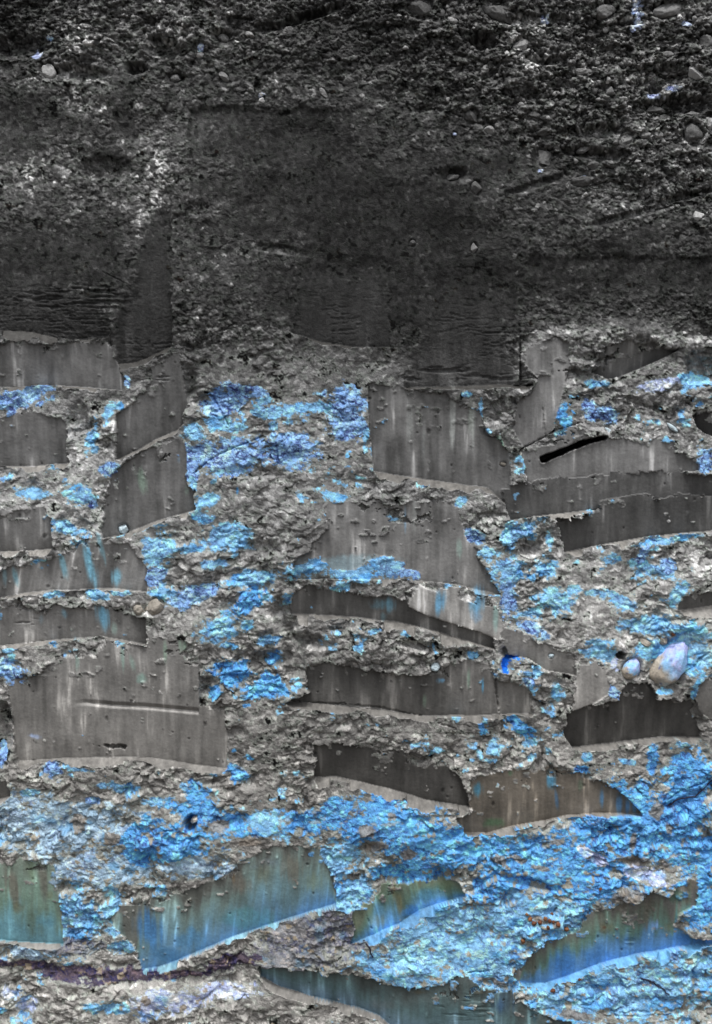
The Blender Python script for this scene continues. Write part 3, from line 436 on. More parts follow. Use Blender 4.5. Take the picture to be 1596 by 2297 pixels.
    sk = o.get('sk', 1.0) * (.5 if smear else 1)
    cc = cc * (1 + sk * (.13 * st1 + .16 * st2) + .05 * mott[sl] + .10 * fine[sl] * (.5 + smear * .8) + smear * .12 * (c4[sl] - .5))[..., None]
    cc = cc * (1 + .36 * sk * sst(.4, 1.0, st1 * .6 + st2 * .7))[..., None] * (1 - .25 * pits[..., None])
    if smear:
        yt = np.interp(x, upx[od], upy[od]); fa = sst(0, 110, y - yt + 22 * w1[sl] + 14 * w3[sl])[..., None]; cc = rcol[sl] * (1 - fa) + cc * fa
    H[sl] = hcur; cc = cc * (1 + .45 * lipm); cc = np.where(kpm[..., None], rcol[sl] * .93, cc); COL[sl] = np.where(use[..., None], cc, COL[sl]); ID[sl] = np.where(use, np.where(kpm & bool(o.get('keep')), 0, k + 1), ID[sl]); NOSH[sl] = np.where(use, 1, NOSH[sl])
    if lw:
        dy = y - yb; inx = (x > bx[0] + 2) & (x < bx[-1] - 2)
        lwv = lw * .8 * np.clip(1 + .75 * fbm(x / 45, x * 0 + 3, 700 + k, 3) + .12 * w3[sl], .3, 1.8)
        taper = np.minimum(1, np.minimum((x - bx[0]) / 14, (bx[-1] - x) / 14)).clip(.15, 1)
        hl = pl * 0 + big_l + dep + (abs(dep) * .95 + 3) * (dy / lwv) ** .85 * 1.0 if False else big_l + dep * 1.25 - 1 + (abs(dep) + 3) * np.clip(dy / (lwv * taper), 0, 3) + 1.3 * w3[sl] * np.clip(dy / 4, 0, 1)
        gap = sst(.0, -.3, fbm(x / 38, x * 0 + 7, 980 + k, 2) + .15 * w1[sl]) if not o.get('sharp') else 0
        hl = hl + gap * 60 * np.clip(dy / 3, 0, 1)
        rr = H[sl] + 5 * np.exp(-np.clip(dy - lwv, 0, 99) / 20)      # crumbs pushed out below
        lm = inx & (dy > 0) & (dy < lwv * 1.7) & (hl < rr)  & (~m)
        H[sl] = np.where(inx & (dy > 0) & (~m), np.minimum(rr, np.where(dy < lwv * 3, hl, 999)), H[sl])
        lc = np.array(o['ledge_col'], np.float32) if 'ledge_col' in o else np.mean(GRAY[sl]) * .88 * np.array([1.02, 1, .97], np.float32)
        lcc = lc * (1 + .14 * fbm(x / 12, y / 9, 710 + k, 3) + .10 * fine[sl])[..., None]
        COL[sl] = np.where(lm[..., None], lcc, COL[sl]); ID[sl] = np.where(lm, 101 + k, ID[sl]); NOSH[sl] = np.where(lm, 1, NOSH[sl])

# stains on the cut faces: kind colour, x, y, rx, ry, lean, strength
STAIN = [((120,180,205),140,1270,9,34,-14,.75),((110,180,215),200,1272,12,62,-12,.85),((110,170,195),226,1228,6,40,-12,.6),((105,175,210),258,1294,13,22,0,.75),((120,180,205),30,1295,7,26,-10,.7),((130,170,190),6,1290,6,24,0,.6),
 ((100,165,205),226,1382,16,34,-8,.85),((110,160,190),142,1377,7,13,-10,.6),((130,160,150),253,1412,8,16,0,.5),((125,150,165),88,1390,7,12,0,.3),
 ((115,160,180),167,1455,7,22,0,.7),((120,150,140),172,1485,5,22,0,.45),((120,150,140),273,1470,5,36,-4,.6),((120,150,140),296,1488,6,22,-12,.5),((125,160,150),316,1522,12,12,0,.55),((125,155,135),371,1462,6,26,0,.5),((125,155,135),412,1455,11,26,-20,.55),((150,170,210),73,1653,14,6,10,.7),
 ((120,145,125),316,1078,12,34,-12,.6),((120,140,125),418,1100,6,14,0,.5),((110,150,195),398,1030,4,10,0,.4),((140,150,135),1056,935,6,40,0,.4),((170,170,168),1015,930,8,70,0,.5),((165,165,163),1060,940,7,60,0,.45),((160,160,158),920,950,8,60,0,.35),((150,150,150),950,990,6,60,0,.3),
 ((95,160,210),986,1352,15,32,12,.85),((95,160,210),1068,1350,18,34,5,.85),((130,170,165),1112,1375,7,40,0,.6),((100,130,165),1071,1385,14,14,0,.5),((90,150,185),875,1358,14,18,0,.6),((80,140,170),855,1356,26,12,0,.4),((85,130,150),860,1385,8,10,0,.4),
 ((85,125,165),908,1165,3,34,0,.6),((160,160,158),930,1160,6,40,0,.3),((120,145,135),1032,1232,9,22,0,.5),((85,150,190),1083,1540,3.5,22,0,.9),((115,140,125),1051,1522,4,24,0,.6),((105,125,110),953,1575,5,18,0,.6),((110,165,205),991,1528,11,8,0,.7),((115,150,150),1062,1350,3,20,0,.3),
 ((124,158,176),790,1262,110,18,0,.45),
 ((60,120,150),1070,1772,12,18,0,.75),((65,125,160),1237,1752,13,22,0,.8),((60,100,140),1252,1800,5,26,-8,.6),((60,95,65),1110,1850,22,12,0,.6),((75,110,80),1145,1735,5,8,0,.5),((70,110,130),1190,1722,8,8,0,.5),((70,120,165),1352,1795,6,26,0,.7),((75,120,160),1392,1810,8,24,0,.7),((75,120,160),1412,1815,5,22,0,.7),((80,130,170),1428,1815,5,18,0,.6),((70,95,75),1305,1765,8,14,0,.4),
 ((98,80,72),30,1992,18,46,-14,.85),((96,82,74),96,1975,13,48,-8,.9),((110,92,66),38,2040,14,14,0,.6),((104,90,66),110,2010,8,12,0,.5),((80,128,150),100,2070,30,22,0,.5),((110,128,100),70,1950,14,30,0,.4),
 ((112,94,84),540,1985,20,28,-18,.8),((112,92,80),652,1950,26,38,-15,.75),((104,92,72),590,1960,18,26,0,.5),((58,108,160),335,2090,34,50,-15,.8),((64,118,165),420,2110,40,26,0,.5),((100,96,92),268,2042,18,12,0,.7),((56,100,136),370,2150,40,22,0,.6),((108,104,76),700,1985,24,26,0,.5),((92,104,118),605,1935,40,20,0,.4),((64,120,128),560,2060,60,26,0,.4),((112,84,62),520,1960,6,24,-12,.7),
 ((108,88,60),892,2020,10,40,-14,.85),((104,90,66),940,1990,6,22,0,.6),((66,116,142),960,2010,30,18,0,.6),((112,98,62),850,2070,18,20,0,.6),((90,98,66),1000,1990,16,16,0,.5),((70,112,140),850,2040,14,20,0,.5),((58,118,186),920,2050,24,14,-25,.7),
 ((94,82,74),1350,2060,12,40,-8,.85),((92,80,72),1455,2040,26,46,-6,.9),((96,84,76),1440,2065,16,26,0,.7),((100,82,60),1360,2082,18,14,0,.6),((94,80,70),1395,2035,30,16,0,.7),((94,84,74),1190,2172,24,22,-40,.9),((98,84,62),1176,2200,18,12,0,.6),((54,106,168),1262,2165,30,40,0,.7),((56,110,170),1330,2150,30,26,0,.5),((108,90,64),1500,2085,8,14,0,.6),((88,72,62),1548,1975,10,30,5,.8),((84,70,60),1543,2020,9,14,0,.8),((70,100,86),1515,2005,20,20,0,.6),((120,160,225),1470,2078,10,14,0,.7),((92,60,46),1356,2082,5,4,0,.9),((60,110,165),1540,2110,40,14,0,.6),((86,108,80),1560,2100,14,16,0,.4),
 ((50,66,84),1130,2250,30,40,0,.6),((84,70,56),1086,2225,22,10,0,.7),((50,84,100),1200,2270,16,26,0,.5),((92,96,98),870,2260,40,20,0,.4),((92,74,56),940,2230,24,6,0,.6),((80,100,110),1270,2290,30,10,0,.3),((58,90,130),1120,2260,14,20,0,.5)]
stn = fbm(X / 6, Y / 90, 800, 3)
for (c, x, y, rx, ry, a, g) in STAIN:
    sl = local(x, y, max(rx, ry) * 1.9 + 4)
    if y > 1900 and c[0] > c[2] + 12: g *= .72; c = (c[0] * .94, c[1] * 1.04, c[2] * 1.06)
    if y < 1450: c = tuple(q * .72 + p * .28 for q, p in zip(c, (150, 168, 166))); g *= 1.1
    w = g * sst(0, .95, 1.25 - ell_l(sl, x, y, rx, ry, a) + (.35 * stn[sl] if ry > rx else .3 * w3[sl] + .35 * w1[sl] + .15 * stn[sl])) * (ID[sl] > 0)
    tx = (1 + .12 * stn[sl] + .1 * fine[sl])[..., None]
    COL[sl] = COL[sl] * (1 - w[..., None]) + np.array(c, np.float32) * 1.06 * tx * w[..., None]

# horizontal ripples torn in the teal face, small torn cracks in the smears: x, y, rx, ry
for (x, y, rx, ry, am) in [(1045, 2262, 60, 34, 1.8), (1415, 2110, 12, 22, 2.0), (1120, 845, 100, 8, 2.6), (1000, 828, 60, 8, 4), (1130, 742, 60, 10, 2.5), (925, 848, 24, 6, 4), (180, 668, 130, 30, 3.5), (60, 715, 60, 8, 2), (365, 848, 22, 6, 3), (60, 1395, 34, 8, 4), (1400, 2275, 80, 8, 2)]:
    sl = local(x, y, max(rx, ry) * 1.5)
    w = sst(1.15, .7, ell_l(sl, x, y, rx, ry, 0))
    yy = Y[sl] + 2.2 * w1[sl] + 1.6 * fbm(X[sl] / 16, Y[sl] / 30, 820, 2)
    r = fbm(X[sl] / 60, yy / 4.6, 821, 2)
    H[sl] -= am * 1.3 * w * sst(.05, .3, r); 
# the long slot, thin cracks and root holes are cut into the same surface
def dist_line(sl, pts):
    d = np.full(X[sl].shape, 1e9, np.float32); tt = d * 0
    L = [0]
    for a, b in zip(pts, pts[1:]): L.append(L[-1] + math.hypot(b[0] - a[0], b[1] - a[1]))
    for i, (a, b) in enumerate(zip(pts, pts[1:])):
        vx, vy = b[0] - a[0], b[1] - a[1]; l2 = vx * vx + vy * vy
        t = np.clip(((X[sl] - a[0]) * vx + (Y[sl] - a[1]) * vy) / l2, 0, 1)
        q = np.hypot(X[sl] - a[0] - t * vx, Y[sl] - a[1] - t * vy); m = q < d
        d = np.where(m, q, d); tt = np.where(m, (L[i] + t * math.sqrt(l2)) / L[-1], tt)
    return d, tt
# slot
sp = [(1219, 1030), (1260, 1013), (1310, 992), (1358, 981)]
sl = local(1290, 1005, 110)
d, t = dist_line(sl, sp); wd = np.interp(t, [0, .1, .5, 1], [7.2, 8.6, 7.6, 5.0]) + 1.6 * w3[sl] + .8 * fine[sl] + 1.0 * w1[sl]
slotm = d < wd
H[sl] = np.where(slotm, H[sl] - 120 * sst(0, 3.2, wd - d), H[sl] + 3.0 * np.exp(-np.abs(d - wd) / 4) * (Y[sl] > np.interp(X[sl], [p[0] for p in sp], [p[1] for p in sp])))
ID[sl] = np.where(d < wd - 1.0, 99, ID[sl]); COL[sl] = np.where((d < wd - 1.2)[..., None], np.float32(40), COL[sl]); NOSH[sl] = np.where(slotm, 1, NOSH[sl])  # near-black inside: shade of the deep hole painted into its colour
CRK = [([(1166,1008),(1200,992),(1250,965),(1300,948)], 3.0, 13), ([(1218,915),(1222,955),(1230,1000)], 2.6, 4), ([(1112,1495),(1113,1550),(1122,1605)], 3.2, 9), ([(640,1578),(760,1582),(860,1592),(960,1615),(1050,1645)], 2.2, 6),
       ([(1040,2185),(1090,2182),(1110,2178)], 2.0, 8), ([(1500,1795),(1530,1775),(1596,1752)], 2.2, 9), ([(1545,1800),(1548,1860)], 2.0, 7), ([(820,2050),(828,2075),(835,2090)], 2.0, 6), ([(1438,2196),(1480,2215),(1500,2230)], 2.2, 7),
       ([(1585,1470),(1550,1500),(1530,1515)], 2.0, 8), ([(460,1505),(500,1520),(540,1520),(560,1500)], 2.0, 7), ([(540,1520),(525,1560)], 2.0, 6), ([(605,1530),(625,1548),(660,1560)], 2.2, 7), ([(435,1060),(470,1030),(520,1005),(590,980)], 3, 9),
       ([(460,870),(480,900),(500,930),(515,960)], 3, 8), ([(620,1000),(622,1040)], 3, 9), ([(230,610),(290,640)], 2, 4), ([(700,880),(770,930)], 2, 5), ([(930,1900),(1000,1925)], 2, 6), ([(210,2070),(240,2055)], 2.6, 8)]
for pts, wdt, dp in CRK:
    cx = sum(p[0] for p in pts) / len(pts); cy = sum(p[1] for p in pts) / len(pts); R = max(math.hypot(p[0] - cx, p[1] - cy) for p in pts) + 14
    sl = local(cx, cy, R); d, t = dist_line(sl, pts); d = np.abs(d + 2.2 * w3[sl] * (dp > 4) + .8 * fine[sl])
    H[sl] -= dp * sst(wdt * (1.25 - .7 * np.abs(t - .5) * 2), 0, d)
HOLES = [(258, 1676, 30, 5, 0, 22), (1391, 1472, 13, 11, 0, 75)]
for (x, y, rx, ry, a, dp) in HOLES:
    sl = local(x, y, max(rx, ry) * 2); f = ell_l(sl, x, y, rx, ry, a) * (1 + .5 * w3[sl] + .5 * w1[sl] + .15 * fine[sl]); H[sl] -= dp * sst(1.15, .7, f)

# stones sit in sockets: x, y, rx, ry, angle, grey, kind, label
STONES = [
 (108,160,17,20,-15,150,'a',"pale angular stone alone under the chalky patch at upper left"),
 (447,120,9,8,0,165,'a',"small white stone below a bluish chip at upper left"),
 (391,170,15,9,5,110,'r',"dull rounded pebble at the rim of the dark hollow, upper left"),
 (587,224,8,7,0,190,'a',"tiny white stone alone in the dark topsoil left of centre"),
 (1121,22,44,21,28,88,'a',"large dark grey wedge-shaped boulder at the top edge"),
 (942,18,30,24,10,84,'a',"broad dark stone at the top edge left of the wedge-shaped boulder"),
 (986,28,13,10,0,92,'r',"dark pebble squeezed between the two large top-edge stones"),
 (1014,47,12,8,12,140,'r',"pale oval pebble just below the two large top-edge stones"),
 (1172,98,24,15,0,128,'r',"speckled pale cobble capped with grit in the gravel band"),
 (1558,162,25,13,28,150,'c',"pale broken cobble pointing out of a dark hollow at upper right"),
 (1470,243,26,12,-4,84,'r',"long dark pebble with a bluish end left of the dark hollow"),
 (1558,252,18,8,5,118,'r',"flat grey pebble lying inside the lower dark hollow at right"),
 (1590,88,20,17,-20,112,'r',"grey cobble cut by the right edge high in the gravel"),
 (1593,275,14,16,0,150,'r',"pale pebble cut by the right edge below the dark hollow"),
 (1556,300,22,28,-25,86,'r',"upright rough dark cobble below the hollow at right"),
 (1222,350,22,22,15,96,'a',"grey angular stone with white crystals on its upper left"),
 (1068,422,13,17,0,84,'r',"egg-shaped grey pebble in the dark slope right of centre"),
 (1058,258,17,18,0,92,'r',"round dull cobble half buried in the dark slope"),
 (1098,288,13,11,10,128,'r',"pale gritty pebble just below the round dull cobble"),
 (1305,402,26,16,-10,80,'r',"dark humped cobble above the slanting pale tear"),
 (1408,313,18,11,-8,112,'r',"light grey pebble left of a short row in the gravel"),
 (1446,303,17,9,0,104,'r',"middle pebble of a short row in the gravel"),
 (1478,300,11,9,0,142,'r',"pale pebble ending the short row in the gravel"),
 (1566,484,13,14,0,158,'r',"round white pebble alone near the right edge"),
 (1016,394,15,9,-10,88,'r',"small pale stone in a dark hollow in the middle slope"),
 (1064,556,9,12,0,110,'a',"pale chip standing in the dark soil right of centre"),
 (1312,330,20,10,-12,104,'r',"slanting slab-like pebble over a dark gap"),
 (1330,368,16,12,0,92,'a',"square-edged dark stone under the slab-like pebble"),
 (1310,157,20,11,5,116,'r',"flat pale pebble in the upper gravel right of a dark gap"),
 (1182,136,10,9,0,112,'r',"smooth round pebble beside the narrow black gap"),
 (1197,256,18,9,8,78,'r',"dark flat pebble amid fine gravel"),
 (1222,291,20,12,0,74,'r',"dark round cobble above the crystal-speckled stone"),
 (1370,203,16,13,30,116,'a',"pale split stone in the middle of the gravel"),
 (1248,205,11,5,0,150,'r',"thin white flat pebble in the fine gravel"),
 (1110,37,7,6,0,140,'r',"tiny pale round pebble below the wedge-shaped boulder"),
 (1138,118,8,7,0,160,'a',"small white grain left of the speckled cobble"),
 (1092,150,9,9,0,135,'a',"small knobbly pale stone below the speckled cobble, to its left"),
 (1412,238,6,6,0,190,'r',"tiny bright white pebble left of the long dark pebble"),
 (1364,178,7,8,0,165,'r',"tiny lilac-white pebble above the pale split stone"),
 (925,545,8,9,0,76,'r',"small dull pebble in the middle of the dark soil"),
 (1360,20,30,18,0,110,'r',"gritty grey cobble at the top edge left of the bluish crystals"),
 (1500,18,34,18,-8,112,'r',"gritty grey cobble at the top edge right of the bluish crystals"),
 (1500,120,14,9,0,100,'r',"small grey stone right of the bluish crystals"),
 (560,75,12,7,20,140,'r',"small pale oval stone left of the top crack"),
 (500,80,14,10,20,128,'r',"pale pebble on the rim of a hollow at upper left"),
 (650,65,16,11,10,110,'r',"dull pebble just under the long top crack"),
 (500,170,9,16,-40,120,'a',"narrow tilted stone chip left of centre, high up"),
 (725,210,8,15,-40,124,'a',"second narrow tilted chip, right of the first one"),
 (273,1187,12,12,0,200,'w',"white lump on the ledge under the leaning grey face"),
 (346,1362,25,17,-25,140,'c',"angular tan clod wedged at the end of the low grey face"),
 (312,1368,14,14,0,148,'r',"pale round clod left of the angular tan one"),
 (1417,1501,20,26,22,185,'b',"oval bluish-white pebble left of the big boulder"),
 (1503,1491,42,60,32,175,'B',"big bluish-white boulder in the blue clay at right"),
 (976,1498,12,12,0,205,'w',"round bluish-white pebble in the crumbly clay right of centre"),
 (1237,1472,7,6,0,190,'w',"tiny white crumb stuck on the pale grey wedge"),
 (438,1841,19,9,-35,195,'c',"bluish-white chip leaning over a black hole in the blue clay"),
 (1450,1443,8,18,-55,160,'c',"sandy clod pointing down to the big boulder"),
 (1490,1437,12,11,0,152,'r',"sandy round clod above the big boulder"),
 (1105,968,17,11,10,160,'c',"whitish clod at the seam right of the streaked face"),
 (1368,968,7,14,-35,215,'w',"white fragment at the upper end of the black slot"),
 (1508,960,6,18,-50,200,'w',"thin white splinter right of the black slot"),
 (1130,1040,8,6,0,120,'r',"small grey crumb in the seam between two grey faces"),
]
rng = random.Random(5)
for (x, y, rx, ry, a, g, kd, lb) in STONES:
    sl = local(x, y, max(rx, ry) * 2.2); f = ell_l(sl, x, y, rx, ry, a)
    H[sl] -= min(rx, ry) * (.55 if kd != 'B' else .4) * sst(1.3, .85, f)
GRAINS = []
while len(GRAINS) < 150:
    x = rng.uniform(840, 1600); y = rng.uniform(5, 520); lim = np.interp(x, [840, 1000, 1150, 1300, 1600], [130, 230, 320, 430, 560])
    if y > lim: continue
    r = rng.choice([3.2, 3.8, 4.5, 5.5, 7, 9])
    if any(math.hypot(x - s[0], y - s[1]) < max(s[2], s[3]) + r for s in STONES): continue
    if any(math.hypot(x - s[0], y - s[1]) < (s[2] + r) * 1.1 for s in GRAINS): continue
    GRAINS.append((x, y, r, r * rng.uniform(.6, .95), rng.uniform(-25, 25), rng.choice([80, 92, 105, 120, 140])))
RUST = []
for (x, y, r) in [(1181,2052,4),(1190,2064,6),(1198,2072,6),(1210,2070,6),(1222,2060,5),(1232,2064,5),(1240,2066,4),(1238,2052,4),(1250,2070,6),(1228,2078,5),(1271,2085,6),(1172,2112,7),(1240,2224,6),(1301,2200,4),(1345,1992,4),(1510,1423,5)]:
    RUST.append((x, y, r))
rnd = np.float32

# fine shear of the loose crumbs: what sticks out sags, so real little overhangs cast shade
SH = gauss = None
sag = np.clip(DET, -14, 14) * .3 * (1 - NOSH)
edge_x = sst(0, 60, np.minimum(X - xs[0], xs[-1] - X)); sag = sag * edge_x
YS = Y + sag
PX = (X - W0 / 2) / 1000.0; PZ = (H0 + FOOT - YS) / 1000.0; PY = -H / 1000.0

# ------------------------------------------------------------------ materials
def nd(nt, t, **k):
    n = nt.nodes.new(t)
    for a, v in k.items(): setattr(n, a, v)
    return n
def soil_material(name, rough, bump, grain, spec=.2, src='attr'):
    m = bpy.data.materials.new(name); m.use_nodes = True; nt = m.node_tree; L = nt.links; nt.nodes.clear()
    out = nd(nt, "ShaderNodeOutputMaterial"); bs = nd(nt, "ShaderNodeBsdfPrincipled")
    tc = nd(nt, "ShaderNodeTexCoord")
    if src == 'attr': col = nd(nt, "ShaderNodeAttribute", attribute_name="Col").outputs['Color']
    else: col = nd(nt, "ShaderNodeObjectInfo").outputs['Color']
    n1 = nd(nt, "ShaderNodeTexNoise"); n1.inputs['Scale'].default_value = grain; n1.inputs['Detail'].default_value = 5; n1.inputs['Roughness'].default_value = .7
    v1 = nd(nt, "ShaderNodeTexVoronoi"); v1.inputs['Scale'].default_value = grain * 1.3
    for n in (n1, v1): L.new(tc.outputs['Object'], n.inputs['Vector'])
    mr = nd(nt, "ShaderNodeMapRange"); mr.inputs['From Min'].default_value = .3; mr.inputs['From Max'].default_value = .72; mr.inputs['To Min'].default_value = .72; mr.inputs['To Max'].default_value = 1.3
    if name == "smooth_clay": mr.inputs['To Min'].default_value = .88; mr.inputs['To Max'].default_value = 1.12
    L.new(n1.outputs['Fac'], mr.inputs['Value'])
    mx = nd(nt, "ShaderNodeVectorMath", operation='SCALE'); L.new(col, mx.inputs[0]); L.new(mr.outputs[0], mx.inputs['Scale'])
    L.new(mx.outputs[0], bs.inputs['Base Color'])
    ad = nd(nt, "ShaderNodeMath", operation='MULTIPLY_ADD'); ad.inputs[1].default_value = .5
    L.new(v1.outputs['Distance'], ad.inputs[0]); L.new(n1.outputs['Fac'], ad.inputs[2])
    bp = nd(nt, "ShaderNodeBump"); bp.inputs['Strength'].default_value = bump; bp.inputs['Distance'].default_value = .0016
    L.new(ad.outputs[0], bp.inputs['Height']); L.new(bp.outputs[0], bs.inputs['Normal'])
    bs.inputs['Roughness'].default_value = rough; bs.inputs['Specular IOR Level'].default_value = spec
    L.new(bs.outputs[0], out.inputs[0]); return m
M_CRUMB = soil_material("crumbled_soil", .95, .9, 330, .15)
M_CUT = soil_material("smooth_clay", .62, .22, 260, .3)
M_SMEAR = soil_material("smeared_topsoil", .9, .6, 300, .1)
M_STONE = soil_material("stone", .85, 1.0, 120, .2, 'obj')
M_BOULDER = soil_material("blue_boulder", .8, .6, 160, .2)
M_GROUND = soil_material("loose_ground", .95, 1.0, 40, .15, 'obj')

GAIN = 1.0
ALB = np.clip(lin(np.clip(COL, 4, 250)) * GAIN * np.where(ID[..., None] == 0, 1.13 + .08 * bw[..., None] * (VN < 10)[..., None], 1.06), .004, .82).astype(np.float32)

# ------------------------------------------------------------------ split the surface into the parts of the bank
FID = ID[:-1, :-1].copy()
ID2 = ID.copy()
# unlabelled crumbs: topsoil, gravel, grey clay, blue clay
base_part = np.where(TOP > .5, np.where(GRAV > .5, 202, 201), 203)
smooth_blue = (FIELD > .62) & (TOP < .5)
cm = (smooth_blue & (ID == 0))[::3, ::3]; lab = np.zeros(cm.shape, np.int32); npk = 0; sizes = {}
for j_, i_ in zip(*np.nonzero(cm)):
    if lab[j_, i_]: continue
    npk += 1; st_ = [(j_, i_)]; lab[j_, i_] = npk; n_ = 0
    while st_:
        q_, r_ = st_.pop(); n_ += 1
        for u_, v_ in ((q_ + 1, r_), (q_ - 1, r_), (q_, r_ + 1), (q_, r_ - 1)):
            if 0 <= u_ < cm.shape[0] and 0 <= v_ < cm.shape[1] and cm[u_, v_] and not lab[u_, v_]: lab[u_, v_] = npk; st_.append((u_, v_))
    sizes[npk] = n_
big_pk = sorted([k_ for k_ in sizes if sizes[k_] > 45], key=lambda k_: -sizes[k_])[:60]
remap = np.zeros(npk + 1, np.int32)
for n_, k_ in enumerate(big_pk): remap[k_] = 300 + n_
pk = np.repeat(np.repeat(remap[lab], 3, 0), 3, 1)[:NY, :NX]
base_part = np.where(pk > 0, pk, base_part)
FID = np.where(FID == 0, base_part[:-1, :-1], FID)
idx = np.arange(NX * NY, dtype=np.int64).reshape(NY, NX)
a, b, c, d = idx[:-1, :-1], idx[:-1, 1:], idx[1:, 1:], idx[1:, :-1]
QUADS = np.stack([a, d, c, b], -1).reshape(-1, 4); QF = FID.reshape(-1)
PTS = np.stack([PX, PY, PZ], -1).reshape(-1, 3).astype(np.float32); AL = ALB.reshape(-1, 3)

bank = bpy.data.objects.new("earth_bank", None); C.objects.link(bank)
bank["label"] = "tall freshly dug earth bank, dark topsoil above grey and blue clay with smooth spade cuts"; bank["category"] = "earth bank"
def surface(name, fid, mat, parent, label=None):
    q = QUADS[QF == fid]
    if len(q) == 0: return None
    u, inv = np.unique(q, return_inverse=True)
    me = bpy.data.meshes.new(name); n = len(q)
    me.vertices.add(len(u)); me.vertices.foreach_set("co", PTS[u].ravel())
    me.loops.add(n * 4); me.loops.foreach_set("vertex_index", inv.ravel().astype(np.int32))
    me.polygons.add(n); me.polygons.foreach_set("loop_start", np.arange(0, n * 4, 4, dtype=np.int32))
    me.polygons.foreach_set("use_smooth", np.ones(n, bool))
    at = me.attributes.new("Col", 'FLOAT_COLOR', 'POINT'); cc = np.ones((len(u), 4), np.float32); cc[:, :3] = AL[u]; at.data.foreach_set("color", cc.ravel())
    me.update(calc_edges=True); me.validate()
    me.materials.append(mat)
    o = bpy.data.objects.new(name, me); C.objects.link(o); o.parent = parent
    if label: o["label"] = label
    return o
surface("topsoil", 201, M_CRUMB, bank, "dark fibrous topsoil filling the upper third")
surface("gravel_band", 202, M_CRUMB, bank, "stony gravel band at the upper right")
for n_ in range(len(big_pk)): surface("blue_clay", 300 + n_, M_CRUMB, bank, "bright blue crumbled clay")
for k, cu in enumerate(CUTS):
    f = surface("cut_face", k + 1, M_SMEAR if cu[7].get('smear') else M_CUT, bank, cu[0])
    if f:
        jj, ii = np.nonzero(FID == 101 + k)
        if len(ii):
            cols = np.unique(ii); st_ = 0
            runs = np.split(cols, np.nonzero(np.diff(cols) > 5)[0] + 1)
            for n_, run in enumerate(runs):
                if len(run) < 14 and len(runs) > 1:
                    sel = (ii >= run[0]) & (ii <= run[-1]); FID[jj[sel], ii[sel]] = 203; QF = FID.reshape(-1); continue
                fid_ = 1000 + k * 20 + n_; sel = (ii >= run[0]) & (ii <= run[-1]); FID[jj[sel], ii[sel]] = fid_
                QF = FID.reshape(-1)
                surface("ledge", fid_, M_CUT, f)
surface("slot", 99, M_CUT, bank, "long black slanting slot")
surface("grey_clay", 203, M_CRUMB, bank, "crumbled grey clay between the smooth cuts")

# ------------------------------------------------------------------ stones, each a thing
def height_at(x, y):
    i = int(np.searchsorted(xs, x)); j = int(np.searchsorted(ys, y)); return i, j
def stone(name, x, y, rx, ry, ang, grey, kd, seed, sub=4):
    r = random.Random(seed); bm = bmesh.new(); bmesh.ops.create_icosphere(bm, subdivisions=sub, radius=1)
    planes = []
    nP = {'a': 10, 'c': 8, 'w': 6, 'r': 6, 'b': 3, 'B': 6}[kd]
    for _ in range(nP):
        v = Vector((r.gauss(0, 1), r.gauss(0, 1), r.gauss(0, 1))).normalized(); planes.append((v, r.uniform(.5, .85)))
    for v in bm.verts:
        p = v.co.copy()
        for n_, dd in planes:
            q = p.dot(n_)
            if q > dd: p -= n_ * (q - dd) * (.95 if kd in 'acwr' else .5)
        nn = mnoise.noise(p * 1.3 + Vector((seed, 0, 0))) * .12 + mnoise.noise(p * 4 + Vector((0, seed, 0))) * (.11 if kd in 'acwr' else .09) + mnoise.noise(p * 11) * (.05 if kd in 'acwr' else .03)
        if kd == 'B':                                       # big boulder narrows upwards
            p.x *= 1 - .22 * p.z
        p *= 1 + nn
        p *= 1 + (mnoise.noise(p * 5.5 + Vector((7, 0, seed))) * .05 if kd not in 'bBw' else 0)
        v.co = Vector((p.x * rx, p.y * (rx + ry) * .5 * .95, p.z * ry)) / 1000.0
    me = bpy.data.meshes.new(name); bm.to_mesh(me); bm.free()
    for p in me.polygons: p.use_smooth = True
    me.materials.append(M_BOULDER if kd in 'bB' else M_STONE)
    if kd in 'bB':
        at = me.attributes.new("Col", 'FLOAT_COLOR', 'POINT')
        for v in me.vertices:
            p = Vector((v.co.x / rx, v.co.y / (rx + ry) * 2, v.co.z / ry)) * 1000
            q = mnoise.noise(p * 1.6 + Vector((3, seed, 0))) * .6 + mnoise.noise(p * 5) * .25
            tan = min(1, max(0, (-p.z * .9 - p.x * .25 - .05 + q) * 4)); lil = min(1, max(0, (q + .15) * 3))
            c_ = Vector((150, 196, 238)).lerp(Vector((178, 184, 232)), lil).lerp(Vector((186, 176, 162)), tan)
            sp_ = mnoise.noise(p * 14); c_ = c_ * (1 + .07 * mnoise.noise(p * 8)) if sp_ < .55 else Vector((100, 110, 160))
            l = lin([c_.x, c_.y, c_.z]); at.data[v.index].color = (float(l[0]), float(l[1]), float(l[2]), 1)
    o = bpy.data.objects.new(name, me); C.objects.link(o)
    i, j = height_at(x, y); rr = max(2, int(max(rx, ry) / STEP))
    hz = float(np.mean(H[j - rr:j + rr + 1:2, i - rr:i + rr + 1:2]))
    dep = (rx + ry) * .5
    hh = hz + dep * ((-.22 if rx < 18 else -.4) if kd in 'ar' else -.1 if kd != 'B' else -.28)
    o.location = ((x - W0 / 2) / 1000.0, -hh / 1000.0, (H0 + FOOT - y) / 1000.0); o.rotation_euler = (0, math.radians(ang), 0)
    l = lin([grey, grey, grey]) * 1.15
    if kd in 'bB': l = lin([150, 182, 232])
    elif kd == 'w': l = lin([grey * .92, grey, grey * 1.04])
    elif y > 1000: l = lin([grey * 1.02, grey * .98, grey * .92]) * 1.1
    o.color = (float(l[0]), float(l[1]), float(l[2]), 1)
    return o
